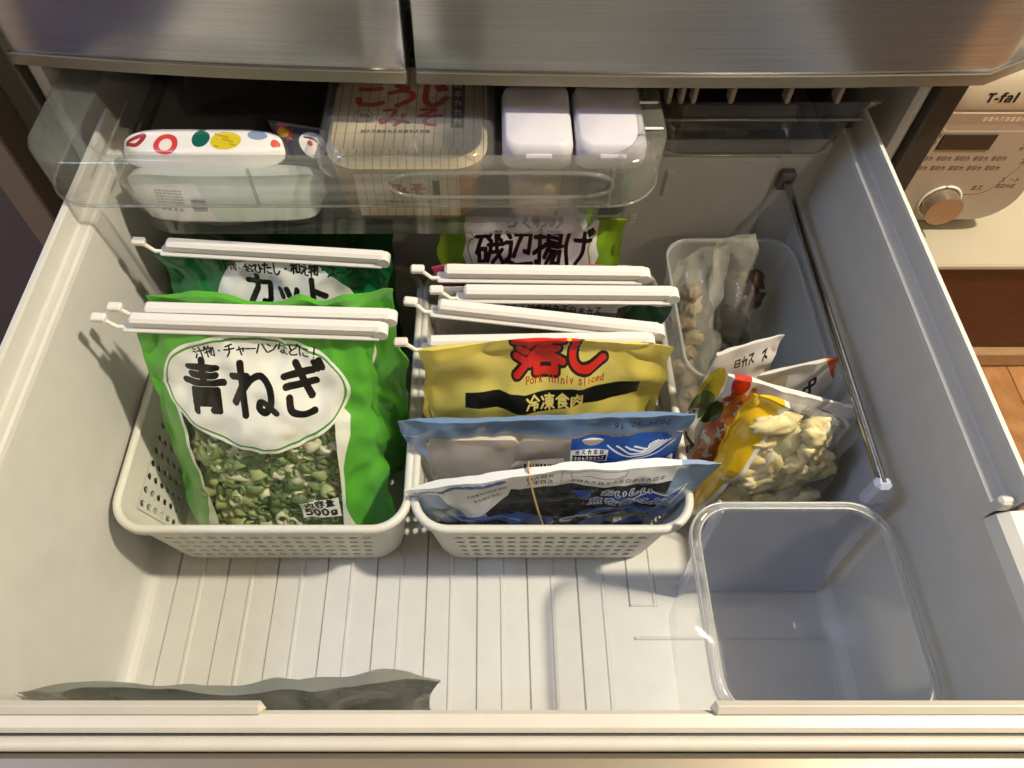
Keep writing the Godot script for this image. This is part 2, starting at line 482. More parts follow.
# pouch between four world corners; returns [mesh, base point]
func pouch(tl: Vector3, tr: Vector3, bl: Vector3, br: Vector3, t: float, o := {}) -> Array:
	var nu: int = o.get("nu", 40)
	var ns: int = o.get("ns", 36)
	var wr: float = o.get("wrinkle", 0.003)
	var top: float = o.get("top", 0.05)
	var bot: float = o.get("bottom", 0.5)
	var fin: float = o.get("fin", 0.04)
	var jag: float = o.get("jag", 0.0)
	var pinch: float = o.get("pinch", 0.85)
	var rounded: float = o.get("rounded", 0.0)
	var fnl := FastNoiseLite.new()
	fnl.seed = o.get("seed", 7)
	fnl.frequency = o.get("freq", 0.16)
	fnl.fractal_octaves = 2
	fnl.fractal_gain = 0.45
	var base := (bl + br) / 2.0
	var nrm := (tr - tl).cross(tl - bl).normalized()
	var wd := (tr - tl).length() * 100.0
	var ht := (tl - bl).length() * 100.0
	var mb := Mb.new()
	var grids := []
	for side in 2:
		var sg := 1.0 if side == 0 else -1.0
		var gr := []
		for j in ns + 1:
			var s := float(j) / ns
			var row := []
			for i in nu + 1:
				var u := float(i) / nu
				var se := s if rounded == 0.0 else 0.5 + (s - 0.5) * pow(maxf(0.0, 1.0 - pow(absf(2.0 * u - 1.0), rounded)), 0.5)
				var p := bl.lerp(br, u).lerp(tl.lerp(tr, u), se)
				var uu := clampf((u - fin) / (1.0 - 2.0 * fin), 0.0, 1.0)
				var b := pow(maxf(0.0, 1.0 - pow(absf(2.0 * uu - 1.0), 2.6)), 0.62)
				var pr := minf(1.0, bot + s / 0.14) * (1.0 - (1.0 - top) * smoothstep(pinch - 0.45, pinch, s))
				var nz := fnl.get_noise_3d(u * wd, s * ht, side * 37.0)
				var rid := absf(fnl.get_noise_3d(u * wd * 1.3 + 50.0, s * ht * 0.8, side * 11.0 + 90.0))
				var edge := minf(1.0, minf(u, 1.0 - u) * 14.0)
				p += nrm * sg * (t * 0.5 * b * pr + 0.0004) + nrm * wr * (nz * 1.5 - rid * 1.6) * (0.35 + 0.65 * edge) * (1.0 if s < 0.97 else 0.5)
				# uneven outline
				p += (tr - tl).normalized() * fnl.get_noise_2d(s * ht * 1.2, 300.0 if u < 0.5 else 500.0) * wr * 1.6 * (1.0 - edge)
				var hump: float = o.get("hump", 0.0)
				p += (tl - bl).normalized() * hump * 4.0 * u * (1.0 - u) * s * s
				if jag > 0.0:
					p += (tl - bl).normalized() * fnl.get_noise_2d(u * wd * 0.9, 700.0) * jag * smoothstep(0.8, 1.0, s)
				row.append(p - base)
			gr.append(row)
		grids.append(gr)
	for side in 2:
		var gr: Array = grids[side]
		for j in ns:
			for i in nu:
				var ua := Vector2(float(i) / nu, 1.0 - float(j) / ns)
				var ub := Vector2(float(i) / nu, 1.0 - float(j + 1) / ns)
				var uc := Vector2(float(i + 1) / nu, 1.0 - float(j + 1) / ns)
				var ud := Vector2(float(i + 1) / nu, 1.0 - float(j) / ns)
				if side == 0:
					mb.quad(gr[j][i], gr[j + 1][i], gr[j + 1][i + 1], gr[j][i + 1], ua, ub, uc, ud)
				else:
					mb.quad(gr[j][i + 1], gr[j + 1][i + 1], gr[j + 1][i], gr[j][i], ud, uc, ub, ua)
	# close the rim all round
	mb.smooth(-1)
	for i in nu:
		var e0 := Vector2((i + 0.5) / nu, 0.995)
		var e1 := Vector2((i + 0.5) / nu, 0.005)
		mb.quad(grids[1][0][i], grids[0][0][i], grids[0][0][i + 1], grids[1][0][i + 1], e0, e0, e0, e0)
		mb.quad(grids[0][ns][i], grids[1][ns][i], grids[1][ns][i + 1], grids[0][ns][i + 1], e1, e1, e1, e1)
	for j in ns:
		var e0 := Vector2(0.005, 1.0 - (j + 0.5) / ns)
		var e1 := Vector2(0.995, 1.0 - (j + 0.5) / ns)
		mb.quad(grids[1][j][0], grids[1][j + 1][0], grids[0][j + 1][0], grids[0][j][0], e0, e0, e0, e0)
		mb.quad(grids[0][j][nu], grids[0][j + 1][nu], grids[1][j + 1][nu], grids[1][j][nu], e1, e1, e1, e1)
	return [mb.mesh(), base]

# rounded lump with noise
func lump(r: Vector3, sd: int, amp := 0.15, n := 14) -> ArrayMesh:
	var f := FastNoiseLite.new()
	f.seed = sd
	f.frequency = 0.9
	var mb := Mb.new()
	var gr := []
	for j in n + 1:
		var row := []
		for i in n * 2:
			var th := PI * j / n
			var ph := TAU * i / (n * 2)
			var d := Vector3(sin(th) * cos(ph), cos(th), sin(th) * sin(ph))
			var k := 1.0 + amp * f.get_noise_3dv(d * 1.6) * 2.0
			row.append(Vector3(d.x * r.x, d.y * r.y, d.z * r.z) * k)
		gr.append(row)
	for j in n:
		for i in n * 2:
			var i1 := (i + 1) % (n * 2)
			mb.quad(gr[j + 1][i1], gr[j][i1], gr[j][i], gr[j + 1][i])
	return mb.mesh()

func ceiling_lamp(called: String, label: String, at: Vector3, radius: float, c: Color, energy: float) -> void:
	var t := thing(called, label, "lamp", at)
	var mb := Mb.new()
	mb.loft([ring(radius + 0.018, 0.0), ring(radius + 0.016, -0.008), ring(radius, -0.008), ring(radius, -0.002)], true)
	part("trim_ring", mb.mesh(), M.white_trim, t)
	var d := Mb.new()
	d.fan(ring(radius, -0.003), true)
	var gm := mat(c, 0.5)
	gm.emission_enabled = true
	gm.emission = c
	gm.emission_energy_multiplier = 6.0
	part("diffuser", d.mesh(), gm, t)
	var l := SpotLight3D.new()
	l.name = called + "_source"
	l.light_color = c
	l.light_energy = energy
	l.light_size = radius
	l.spot_angle = 80.0
	l.spot_range = 9.0
	l.spot_attenuation = 2.0
	l.spot_angle_attenuation = 0.4
	l.shadow_enabled = true
	l.position = Vector3(0, -0.02, 0)
	l.rotation_degrees = Vector3(-90, 0, 0)
	t.add_child(l)

func ring(r: float, y: float, n := 32) -> Array:
	var o := []
	for k in n:
		o.append(Vector3(cos(TAU * k / n) * r, y, sin(TAU * k / n) * r))
	return o

func box_mesh(s: Vector3, ch := 0.0) -> ArrayMesh:
	var mb := Mb.new()
	mb.box(Vector3.ZERO, s, ch)
	return mb.mesh()

# plan outline (x, z pairs, seen from above, left to right) raised from y0 to y1, front faces towards +z; uv in metres
func curtain(mb: Mb, pts: Array, y0: float, y1: float) -> void:
	var run := 0.0
	for i in pts.size() - 1:
		var a: Vector2 = pts[i]
		var b: Vector2 = pts[i + 1]
		var l := a.distance_to(b)
		mb.quad(Vector3(a.x, y0, a.y), Vector3(a.x, y1, a.y), Vector3(b.x, y1, b.y), Vector3(b.x, y0, b.y), Vector2(run, -y0), Vector2(run, -y1), Vector2(run + l, -y1), Vector2(run + l, -y0))
		run += l

# solid from a plan outline with a straight back at zb
func slab_plan(pts: Array, y0: float, y1: float, zb: float) -> ArrayMesh:
	var mb := Mb.new()
	mb.smooth(1)
	curtain(mb, pts, y0, y1)
	mb.smooth(-1)
	var a: Vector2 = pts[0]
	var b: Vector2 = pts[-1]
	curtain(mb, [b, Vector2(b.x, zb)], y0, y1)
	curtain(mb, [Vector2(b.x, zb), Vector2(a.x, zb)], y0, y1)
	curtain(mb, [Vector2(a.x, zb), a], y0, y1)
	for i in pts.size() - 1:
		var p: Vector2 = pts[i]
		var q: Vector2 = pts[i + 1]
		mb.quad(Vector3(p.x, y0, zb), Vector3(p.x, y0, p.y), Vector3(q.x, y0, q.y), Vector3(q.x, y0, zb))
		mb.quad(Vector3(p.x, y1, p.y), Vector3(p.x, y1, zb), Vector3(q.x, y1, zb), Vector3(q.x, y1, q.y))
	return mb.mesh()

func brushed(c: Color, sd: int, rough := 0.34) -> StandardMaterial3D:
	var im := Image.create_empty(256, 512, false, Image.FORMAT_RGBA8)
	var r := RandomNumberGenerator.new()
	r.seed = sd
	for y in 512:
		var x := 0
		while x < 256:
			var n := r.randi_range(30, 140)
			var k := 1.0 + r.randf_range(-0.07, 0.07)
			im.fill_rect(Rect2i(x, y, mini(n, 256 - x), 1), Color(c.r * k, c.g * k, c.b * k))
			x += n
	var m := mat(Color.WHITE, rough, 0.85)
	m.albedo_texture = ImageTexture.create_from_image(im)
	m.uv1_scale = Vector3(2.0, 12.0, 1)
	m.anisotropy_enabled = true
	m.anisotropy = 0.5
	return m

func setup() -> void:
	var cam := Camera3D.new()
	cam.name = "camera"
	cam.near = 0.02
	cam.far = 30.0
	cam.projection = Camera3D.PROJECTION_FRUSTUM
	cam.size = 2.0 * 0.02 * 384.0 / 747.0
	cam.frustum_offset = Vector2(26.0 / 747.0 * 0.02, 0)
	cam.position = Vector3(0, 0.65, 0)
	cam.rotation_degrees = Vector3(-56.857, 0, 0)
	add_child(cam)
	cam.current = true
	var env := Environment.new()
	env.background_mode = Environment.BG_COLOR
	env.background_color = Color(0, 0, 0)
	env.tonemap_mode = Environment.TONE_MAPPER_LINEAR
	env.tonemap_exposure = 0.48
	env.sdfgi_enabled = true
	env.ssao_enabled = true
	env.ssil_enabled = true
	var we := WorldEnvironment.new()
	we.name = "world"
	we.environment = env
	add_child(we)

func materials() -> void:
	film_normal = noise_tex(0.012, Color.BLACK, Color.WHITE, 21, 512, true)
	M.white_trim = mat(Color(0.86, 0.85, 0.82), 0.5)
	M.tub = plastic(Color(0.80, 0.80, 0.79), 0.42, 0.012, 3, 6.0)
	M.door_liner = plastic(Color(0.80, 0.78, 0.74), 0.4, 0.012, 4, 6.0)
	M.gasket = mat(Color(0.22, 0.21, 0.19), 0.6)
	M.grey_plastic = mat(Color(0.42, 0.41, 0.40), 0.45)
	M.divider = mat(Color(0.66, 0.70, 0.80), 0.3)
	M.chrome = mat(Color(0.62, 0.62, 0.62), 0.18, 1.0)
	M.steel = brushed(Color(0.74, 0.745, 0.765), 5, 0.22)
	M.steel_trim = mat(Color(0.55, 0.53, 0.48), 0.35, 0.6)
	M.front_top = mat(Color(0.52, 0.48, 0.42), 0.4, 0.3)
	M.frame = mat(Color(0.20, 0.19, 0.165), 0.5)
	M.liner = plastic(Color(0.74, 0.74, 0.75), 0.4, 0.01, 8, 5.0)
	M.basket = plastic(Color(0.83, 0.83, 0.80), 0.45, 0.01, 9, 12.0)
	M.clip = mat(Color(0.88, 0.87, 0.85), 0.38)
	M.clear = mat(Color(0.72, 0.73, 0.74), 0.07, 0.0, 0.08)
	M.clear_rim = mat(Color(0.80, 0.81, 0.81), 0.1, 0.0, 0.22)
	M.tray_clear = mat(Color(0.66, 0.68, 0.66), 0.08, 0.0, 0.10)
	M.tray_rim = mat(Color(0.55, 0.56, 0.52), 0.09, 0.0, 0.30)
	M.smoke = mat(Color(0.36, 0.36, 0.36), 0.1, 0.0, 0.2)
	M.milky = mat(Color(0.80, 0.81, 0.80), 0.25, 0.0, 0.4)
	M.film = film(Color(0.76, 0.75, 0.70), 0.26, 0.1, 1.6)
	M.film_grey = film(Color(0.52, 0.53, 0.49), 0.72, 0.22, 0.6)
	M.black = mat(Color(0.05, 0.05, 0.05), 0.5)
	M.wall = plastic(Color(0.82, 0.79, 0.74), 0.85, 0.02, 12, 2.0)
	M.ceiling = plastic(Color(0.86, 0.84, 0.80), 0.9, 0.01, 13, 2.0)

func wood(c1: Color, c2: Color, sd: int, across := 90.0, along := 4.0) -> StandardMaterial3D:
	var im := Image.create_empty(256, 256, false, Image.FORMAT_RGBA8)
	var n := FastNoiseLite.new()
	n.seed = sd
	n.frequency = 1.0
	n.fractal_octaves = 4
	for y in 256:
		for x in 256:
			var w := 0.5 + 0.5 * n.get_noise_2d(x / 256.0 * 14.0, y / 256.0 * 1.6)
			w = clampf(w * 0.8 + 0.2 * sin(x * 0.35 + 6.0 * n.get_noise_2d(x * 0.01, y * 0.006)), 0.0, 1.0)
			im.set_pixel(x, y, c1.lerp(c2, w))
	var m := mat(Color.WHITE, 0.4)
	m.albedo_texture = ImageTexture.create_from_image(im)
	m.clearcoat_enabled = true
	m.clearcoat = 0.3
	m.clearcoat_roughness = 0.25
	return m

func room() -> void:
	# shell: x -1.7..2.1, z -1.25..2.3, y -0.466..1.95
	var fl := structure("floor", box_mesh(Vector3(4.0, 0.06, 3.8)), mat(Color(0.46, 0.30, 0.17), 0.45), Vector3(0.2, -0.502, 0.5))
	var woods := [wood(Color(0.60, 0.41, 0.25), Color(0.74, 0.55, 0.36), 31), wood(Color(0.64, 0.45, 0.28), Color(0.77, 0.58, 0.39), 32), wood(Color(0.56, 0.37, 0.22), Color(0.70, 0.51, 0.32), 33)]
	var pw := 0.076
	var plank := []
	for k in 3:
		var mb := Mb.new()
		mb.box(Vector3.ZERO, Vector3(pw - 0.0012, 0.006, 0.9), 0.0008)
		plank.append(mb.mesh())
	for i in 50:
		for j in 4:
			var z := -1.4 + j * 0.902 + (i % 3) * 0.3
			var o := part("plank", plank[0], woods[(i * 7 + j * 5) % 3], fl, Vector3(-1.88 - 0.2 + 0.2 + i * pw - 0.15, 0.033, z))
			o.position.z = clampf(z, -1.44, 1.44) - 0.0
	structure("ceiling", box_mesh(Vector3(4.0, 0.06, 3.8)), M.ceiling, Vector3(0.2, 1.98, 0.5))
	structure("wall_back", box_mesh(Vector3(4.0, 2.42, 0.06)), M.wall, Vector3(0.2, 0.742, -1.30))
	structure("wall_front", box_mesh(Vector3(4.0, 2.42, 0.06)), M.wall, Vector3(0.2, 0.742, 2.34))
	structure("wall_left", box_mesh(Vector3(0.06, 2.42, 3.6)), M.wall, Vector3(-1.75, 0.742, 0.52))
	structure("wall_right", box_mesh(Vector3(0.06, 2.42, 3.6)), M.wall, Vector3(2.15, 0.742, 0.52))
	# partition beside the fridge, rough grey-brown plaster with a pale edge strip
	var pm := plastic(Color(0.33, 0.30, 0.27), 0.9, 0.06, 41, 22.0)
	pm.normal_enabled = true
	pm.normal_texture = film_normal
	pm.normal_scale = 0.7
	structure("wall_side", box_mesh(Vector3(0.09, 2.41, 0.62)), pm, Vector3(-0.428, 0.742, -0.95))
	structure("trim_1", box_mesh(Vector3(0.034, 2.41, 0.66), 0.002), mat(Color(0.56, 0.52, 0.47), 0.6), Vector3(-0.492, 0.742, -0.93))
	structure("wall_end", box_mesh(Vector3(1.2, 2.41, 0.6)), mat(Color(0.40, 0.38, 0.42), 0.7), Vector3(-1.11, 0.742, -0.935))
	# ceiling downlights and the cool panel over the next room
	ceiling_lamp("downlight", "warm round ceiling downlight over the middle of the kitchen", Vector3(0.98, 1.948, 1.60), 0.055, Color(1.0, 0.92, 0.80), 1.6)
	ceiling_lamp("downlight", "warm round ceiling downlight above the low white counter", Vector3(1.12, 1.948, -0.22), 0.055, Color(1.0, 0.95, 0.84), 13.0)
	var t := thing("ceiling_panel_light", "square cool white ceiling light over the next room", "lamp", Vector3(-1.3, 1.935, 0.0))
	part("housing", box_mesh(Vector3(0.52, 0.03, 0.52), 0.006), M.white_trim, t)
	var gm := mat(Color(0.8, 0.87, 1.0), 0.5)
	gm.emission_enabled = true
	gm.emission = Color(0.80, 0.87, 1.0)
	gm.emission_energy_multiplier = 1.5
	part("diffuser", box_mesh(Vector3(0.48, 0.006, 0.48)), gm, t, Vector3(0, -0.017, 0))
	var al := AreaLight3D.new()
	al.name = "panel_source"
	al.area_size = Vector2(0.48, 0.48)
	al.light_color = Color(0.72, 0.82, 1.0)
	al.light_energy = 3.0
	al.area_range = 9.0
	al.area_attenuation = 2.0
	al.shadow_enabled = true
	al.position = Vector3(0, -0.025, 0)
	al.rotation_degrees = Vector3(-90, 0, 0)
	t.add_child(al)
	# dark base cabinet across the kitchen, mirrored in the right steel door
	var cb := thing("kitchen_cabinet", "dark grey base cabinet standing across from the fridge", "cabinet", Vector3(1.15, -0.462, 1.05))
	var dk := plastic(Color(0.22, 0.20, 0.19), 0.5, 0.02, 44, 5.0)
	part("body", box_mesh(Vector3(0.60, 0.82, 1.5), 0.004), dk, cb, Vector3(0, 0.41, 0))
	part("worktop", box_mesh(Vector3(0.66, 0.03, 1.54), 0.006), M.white_trim, cb, Vector3(0, 0.836, 0))
	for i in 3:
		var dr := part("door", box_mesh(Vector3(0.016, 0.70, 0.48), 0.003), dk, cb, Vector3(-0.308, 0.45, -0.495 + i * 0.495))
		part("handle", box_mesh(Vector3(0.014, 0.012, 0.14), 0.003), M.chrome, dr, Vector3(-0.014, 0.30, 0))
	# navy mat in front of the fridge, mirrored in the steel door
	var mt := Mb.new()
	mt.loft([Mb.rr(0, 0, 0.36, 0.85, 0.03, 0.0), Mb.rr(0, 0, 0.36, 0.85, 0.03, 0.006), Mb.rr(0, 0, 0.35, 0.84, 0.03, 0.009)], true, true, true)
	single("kitchen_mat", mt.mesh(), mat(Color(0.06, 0.12, 0.36), 0.9), "navy blue mat on the floor in front of the fridge", "mat", Vector3(-1.30, -0.463, 1.1))

func fridge() -> void:
	var t := thing("refrigerator", "stainless steel refrigerator with its wide freezer compartment open", "refrigerator", Vector3(0, -0.462, -0.8))
	var o := -t.position
	var put := func(called: String, c: Vector3, s: Vector3, m: Material, ch := 0.0) -> MeshInstance3D:
		return part(called, box_mesh(s, ch), m, t, c + o)
	put.call("side_panel", Vector3(0.359, 0.46, -0.81), Vector3(0.020, 1.84, 0.62), M.frame, 0.002)
	put.call("side_panel", Vector3(-0.359, 0.46, -0.81), Vector3(0.020, 1.84, 0.62), M.frame, 0.002)
	put.call("back_panel", Vector3(0, 0.46, -1.125), Vector3(0.738, 1.84, 0.02), M.frame)
	put.call("top_panel", Vector3(0, 1.37, -0.81), Vector3(0.698, 0.02, 0.61), M.frame)
	put.call("compartment_roof", Vector3(0, 0.35, -0.82), Vector3(0.694, 0.03, 0.56), M.liner)
	put.call("compartment_base", Vector3(0, -0.055, -0.815), Vector3(0.694, 0.03, 0.57), M.liner)
	put.call("compartment_back", Vector3(0, 0.14, -1.08), Vector3(0.694, 0.40, 0.03), M.liner)
	for s in [-1, 1]:
		var l: MeshInstance3D = put.call("compartment_side", Vector3(0.344 * s, 0.148, -0.79), Vector3(0.010, 0.37, 0.56), M.liner, 0.003)
		part("guide_rail", box_mesh(Vector3(0.012, 0.014, 0.5), 0.003), M.grey_plastic, l, Vector3(-0.010 * s, 0.03, 0))
	# french doors, bowed in plan
	for k in 2:
		var left := k == 0
		var pts := []
		if left:
			pts = [Vector2(-0.372, -0.53), Vector2(-0.354, -0.5035)]
			for i in range(1, 9):
				var f := i / 8.0
				pts.append(Vector2(lerpf(-0.354, -0.0586, f), lerpf(-0.5035, -0.4793, f) + 0.004 * sin(PI * f)))
			pts.append(Vector2(-0.0570, -0.482))
		else:
			pts = [Vector2(-0.0505, -0.482), Vector2(-0.0490, -0.4793)]
			for i in range(1, 9):
				var f := i / 8.0
				pts.append(Vector2(lerpf(-0.049, 0.3585, f), lerpf(-0.4793, -0.4775, f) + 0.004 * sin(PI * f)))
			pts.append(Vector2(0.40, -0.499))
			pts.append(Vector2(0.404, -0.53))
		var moved := []
		var lip := []
		var rim := []
		for p: Vector2 in pts:
			moved.append(p + Vector2(o.x, o.z))
			lip.append(p + Vector2(o.x, o.z + 0.0025))
			rim.append(p + Vector2(o.x, o.z + 0.0012))
		var d := part("door", slab_plan(moved, 0.3265 + o.y, 1.37 + o.y, -0.535 + o.z), M.steel, t)
		part("bottom_trim", slab_plan(lip, 0.3165 + o.y, 0.3252 + o.y, -0.535 + o.z), M.steel_trim, d)
		part("edge_line", slab_plan(rim, 0.3252 + o.y, 0.3266 + o.y, -0.535 + o.z), M.chrome, d)
		part("door_gasket", box_mesh(Vector3(0.27 if left else 0.38, 0.012, 0.02), 0.003), M.grey_plastic, d, Vector3(-0.20 if left else 0.14, 0.324, -0.547) + o)
	put.call("lower_drawer_front", Vector3(0, -0.25, -0.488), Vector3(0.735, 0.40, 0.022), M.steel, 0.004)

func drawer() -> void:
	var t := thing("freezer_drawer", "white plastic freezer drawer pulled out with ribbed floor", "drawer", Vector3(0, 0, -0.3))
	var o := Vector3(0, 0, 0.3)
	# floor: grooves and low ridges running front to back
	var prof := [Vector2(-0.286, 0)]
	for i in 10:
		var x := -0.2744 + i * 0.0444
		prof.append_array([Vector2(x - 0.0009, 0), Vector2(x, -0.0022), Vector2(x + 0.0009, 0)])
		var r := x + 0.0222
		prof.append_array([Vector2(r - 0.0022, 0), Vector2(r - 0.0010, 0.0011), Vector2(r + 0.0010, 0.0011), Vector2(r + 0.0022, 0)])
	prof.append(Vector2(0.286, 0))
	var mb := Mb.new()
	mb.extrude_z(prof, -0.53 + o.z, -0.193 + o.z)
	var front := []
	for p: Vector2 in prof:
		front.append(p if p.x < 0.11 else Vector2(p.x, 0))
	mb.extrude_z(front, -0.193 + o.z, -0.066 + o.z)
	mb.box(Vector3(0, -0.008, -0.298 + o.z), Vector3(0.58, 0.01, 0.46))
	mb.box(Vector3(0.207, 0.0004, -0.166 + o.z), Vector3(0.162, 0.003, 0.0028), 0.001)
	mb.box(Vector3(0.138, 0.0002, -0.194 + o.z), Vector3(0.024, 0.002, 0.0018), 0.0006)
	part("bottom_panel", mb.mesh(), M.tub, t)
	for s in [-1.0, 1.0]:
		var w := Mb.new()
		var fil := []
		for k in 7:
			var a := k / 6.0 * PI / 2.0
			fil.append(Vector2(s * (0.286 + 0.014 * sin(a)), 0.014 - 0.014 * cos(a)))
		var back_p := fil.duplicate()
		back_p.append_array([Vector2(s * 0.3022, 0.232), Vector2(s * 0.3030, 0.2355), Vector2(s * 0.3048, 0.237), Vector2(s * 0.3105, 0.237), Vector2(s * 0.3118, 0.239), Vector2(s * 0.3125, 0.254), Vector2(s * 0.3135, 0.256), Vector2(s * 0.3165, 0.256), Vector2(s * 0.3172, 0.254), Vector2(s * 0.3172, -0.012), Vector2(s * 0.28, -0.012)])
		var front_p := fil.duplicate()
		front_p.append_array([Vector2(s * 0.3022, 0.225), Vector2(s * 0.306, 0.232), Vector2(s * 0.312, 0.236), Vector2(s * 0.345, 0.238), Vector2(s * 0.352, 0.232), Vector2(s * 0.352, -0.012), Vector2(s * 0.28, -0.012)])
		w.smooth(1)
		w.extrude_z(back_p, -0.53 + o.z, -0.180 + o.z, true, s > 0)
		w.extrude_z(front_p, -0.180 + o.z, -0.060 + o.z, true, s > 0)
		var wall := part("side_wall", w.mesh(), M.tub, t)
		var st := Mb.new()
		st.box(Vector3(s * 0.3065, 0.2405, -0.183 + o.z), Vector3(0.010, 0.012, 0.006), 0.002)
		part("ledge_stop", st.mesh(), M.tub, wall)
	var b := Mb.new()
	b.box(Vector3(0, 0.105, -0.533 + o.z), Vector3(0.634, 0.235, 0.006), 0.002)
	b.box(Vector3(-0.02, 0.105, -0.5285 + o.z), Vector3(0.562, 0.205, 0.006), 0.002)
	b.box(Vector3(0.165, 0.18, -0.5255 + o.z), Vector3(0.010, 0.032, 0.006), 0.003)
	var bw := part("back_wall", b.mesh(), M.tub, t)
	var tm := TextMesh.new()
	tm.text = "E"
	var sf := SystemFont.new()
	sf.font_names = PackedStringArray(["Droid Sans"])
	sf.font_weight = 700
	tm.font = sf
	tm.font_size = 32
	tm.pixel_size = 0.0005
	tm.depth = 0.0016
	part("raised_letter", tm, M.clip, bw, Vector3(0.1405, 0.136, -0.5252 + o.z))
	# front: inner liner, tabs, gasket and the steel faced door behind it
	var f := Mb.new()
	f.box(Vector3(0, 0.125, -0.060 + o.z), Vector3(0.70, 0.282, 0.010), 0.002)
	part("front_liner", f.mesh(), M.door_liner, t)
	for s in [[-0.27, 0.33], [0.292, 0.37]]:
		var tb := Mb.new()
		tb.box(Vector3(s[0], 0.2675, -0.0655 + o.z), Vector3(s[1], 0.008, 0.006), 0.003)
		part("liner_tab", tb.mesh(), M.door_liner, t)
	var fg := Mb.new()
	fg.tube([Vector3(-0.34, 0.2650, -0.0502) + o, Vector3(0.345, 0.2650, -0.0502) + o], 0.0034, 10)
	part("gasket", fg.mesh(), M.door_liner, t)
	var gg := Mb.new()
	gg.box(Vector3(0, 0.2605, -0.0510 + o.z), Vector3(0.70, 0.004, 0.0075))
	part("gasket_channel", gg.mesh(), M.gasket, t)
	var dm := Mb.new()
	dm.box(Vector3(0.01, 0.106, -0.022 + o.z), Vector3(0.735, 0.316, 0.050), 0.003)
	part("front_panel", dm.mesh(), M.front_top, t)
	# rail rod along the right wall, its holders, and the divider it carries
	var rd := Mb.new()
	rd.smooth(1)
	rd.tube([Vector3(0.272, 0.184, -0.528) + o, Vector3(0.272, 0.184, -0.222) + o], 0.0034, 12)
	part("rail_rod", rd.mesh(), M.chrome, t)
	var rh := Mb.new()
	rh.box(Vector3(0.272, 0.184, -0.526 + o.z), Vector3(0.014, 0.020, 0.010), 0.002)
	part("rod_socket", rh.mesh(), M.grey_plastic, t)
	var dv := Mb.new()
	var tilt := Basis(Vector3(1, 0, 0), -0.10)
	dv.box(Vector3(0.2295, 0.077, -0.2145 + o.z), Vector3(0.121, 0.150, 0.004), 0.0015, tilt)
	dv.box(Vector3(0.1695, 0.077, -0.2135 + o.z), Vector3(0.004, 0.150, 0.011), 0.0015, tilt)
	var dp := part("divider", dv.mesh(), M.divider, t)
	var hd := Mb.new()
	hd.box(Vector3(0.272, 0.172, -0.223 + o.z), Vector3(0.012, 0.030, 0.010), 0.003)
	part("rod_holder", hd.mesh(), M.divider, dp)

func basket(cx: float, hx: float, label: String) -> void:
	var z0 := -0.49
	var z1 := -0.224
	var cz := (z0 + z1) / 2.0
	var hz := (z1 - z0) / 2.0
	var t := thing("storage_basket", label, "basket", Vector3(cx, 0.0012, cz), "white slotted baskets")
	var H := 0.103
	var tp := 0.0108
	var r := 0.024
	var th := 0.0036
	var body := Mb.new()
	# floor and corner pieces
	body.smooth(1)
	var q0 := Mb.rr(0, 0, hx - tp - 0.004, hz - tp - 0.004, r, 0.0, 6)
	var q1 := Mb.rr(0, 0, hx - tp, hz - tp, r, 0.006, 6)
	var q2 := Mb.rr(0, 0, hx - 0.001, hz - 0.001, r, H - 0.008, 6)
	var q3 := Mb.rr(0, 0, hx, hz, r, H, 6)
	body.fan(q0, true)
	body.loft([q0, q1])
	body.loft([q2, q3])
	for k in 4:
		for i in 6:
			var a := k * 7 + i
			body.quad(q1[a + 1], q2[a + 1], q2[a], q1[a])
	var up := []
	for p: Vector3 in q0:
		up.append(p + Vector3(0, 0.0015, 0))
	body.fan(up, false)
	part("corner_frame", body.mesh(), M.basket, t)
	# slotted walls: corners from the two rings (index 0 = +x+z corner start)
	var sides := [[6, 7, "front_wall"], [13, 14, "side_wall"], [20, 21, "back_wall"], [27, 0, "side_wall"]]
	for s in sides:
		var w := Mb.new()
		# seen from outside, ring runs right to left
		var br: Vector3 = q1[s[0]]
		var bl: Vector3 = q1[s[1]]
		var tr: Vector3 = q2[s[0]]
		var tl: Vector3 = q2[s[1]]
		var long: bool = s[2] == "side_wall"
		# solid bands below and above the slots
		var b0 := 0.07
		var b1 := 0.80
		w.smooth(-1)
		for band in [[0.0, b0], [b1, 1.0]]:
			w.quad(bl.lerp(tl, band[0]), bl.lerp(tl, band[1]), br.lerp(tr, band[1]), br.lerp(tr, band[0]))
		w.perforated(bl.lerp(tl, b0), br.lerp(tr, b0), bl.lerp(tl, b1), br.lerp(tr, b1), 17 if long else 15, 6 if long else 5, 0.5 if long else 0.68, 0.74 if long else 0.42, 0.0012 if long else th, long, 0.0 if long else 0.0)
		part(s[2], w.mesh(), M.basket, t)
	var lip := Mb.new()
	lip.smooth(1)
	var pr := [[0.0, 0.0, -0.0005], [0.0012, 0.0012, 0.0014], [0.0035, 0.0035, 0.0018], [0.006, 0.006, 0.0008], [0.0068, 0.0068, -0.0015], [0.0064, 0.0064, -0.0062], [0.0052, 0.0052, -0.0062], [0.0045, 0.0045, -0.001]]
	var rings := []
	for p in pr:
		rings.append(Mb.rr(0, 0, hx - 0.002 + p[0], hz - 0.002 + p[1], r + p[0], H + p[2], 8))
	lip.loft(rings)
	part("rim", lip.mesh(), M.basket, t)

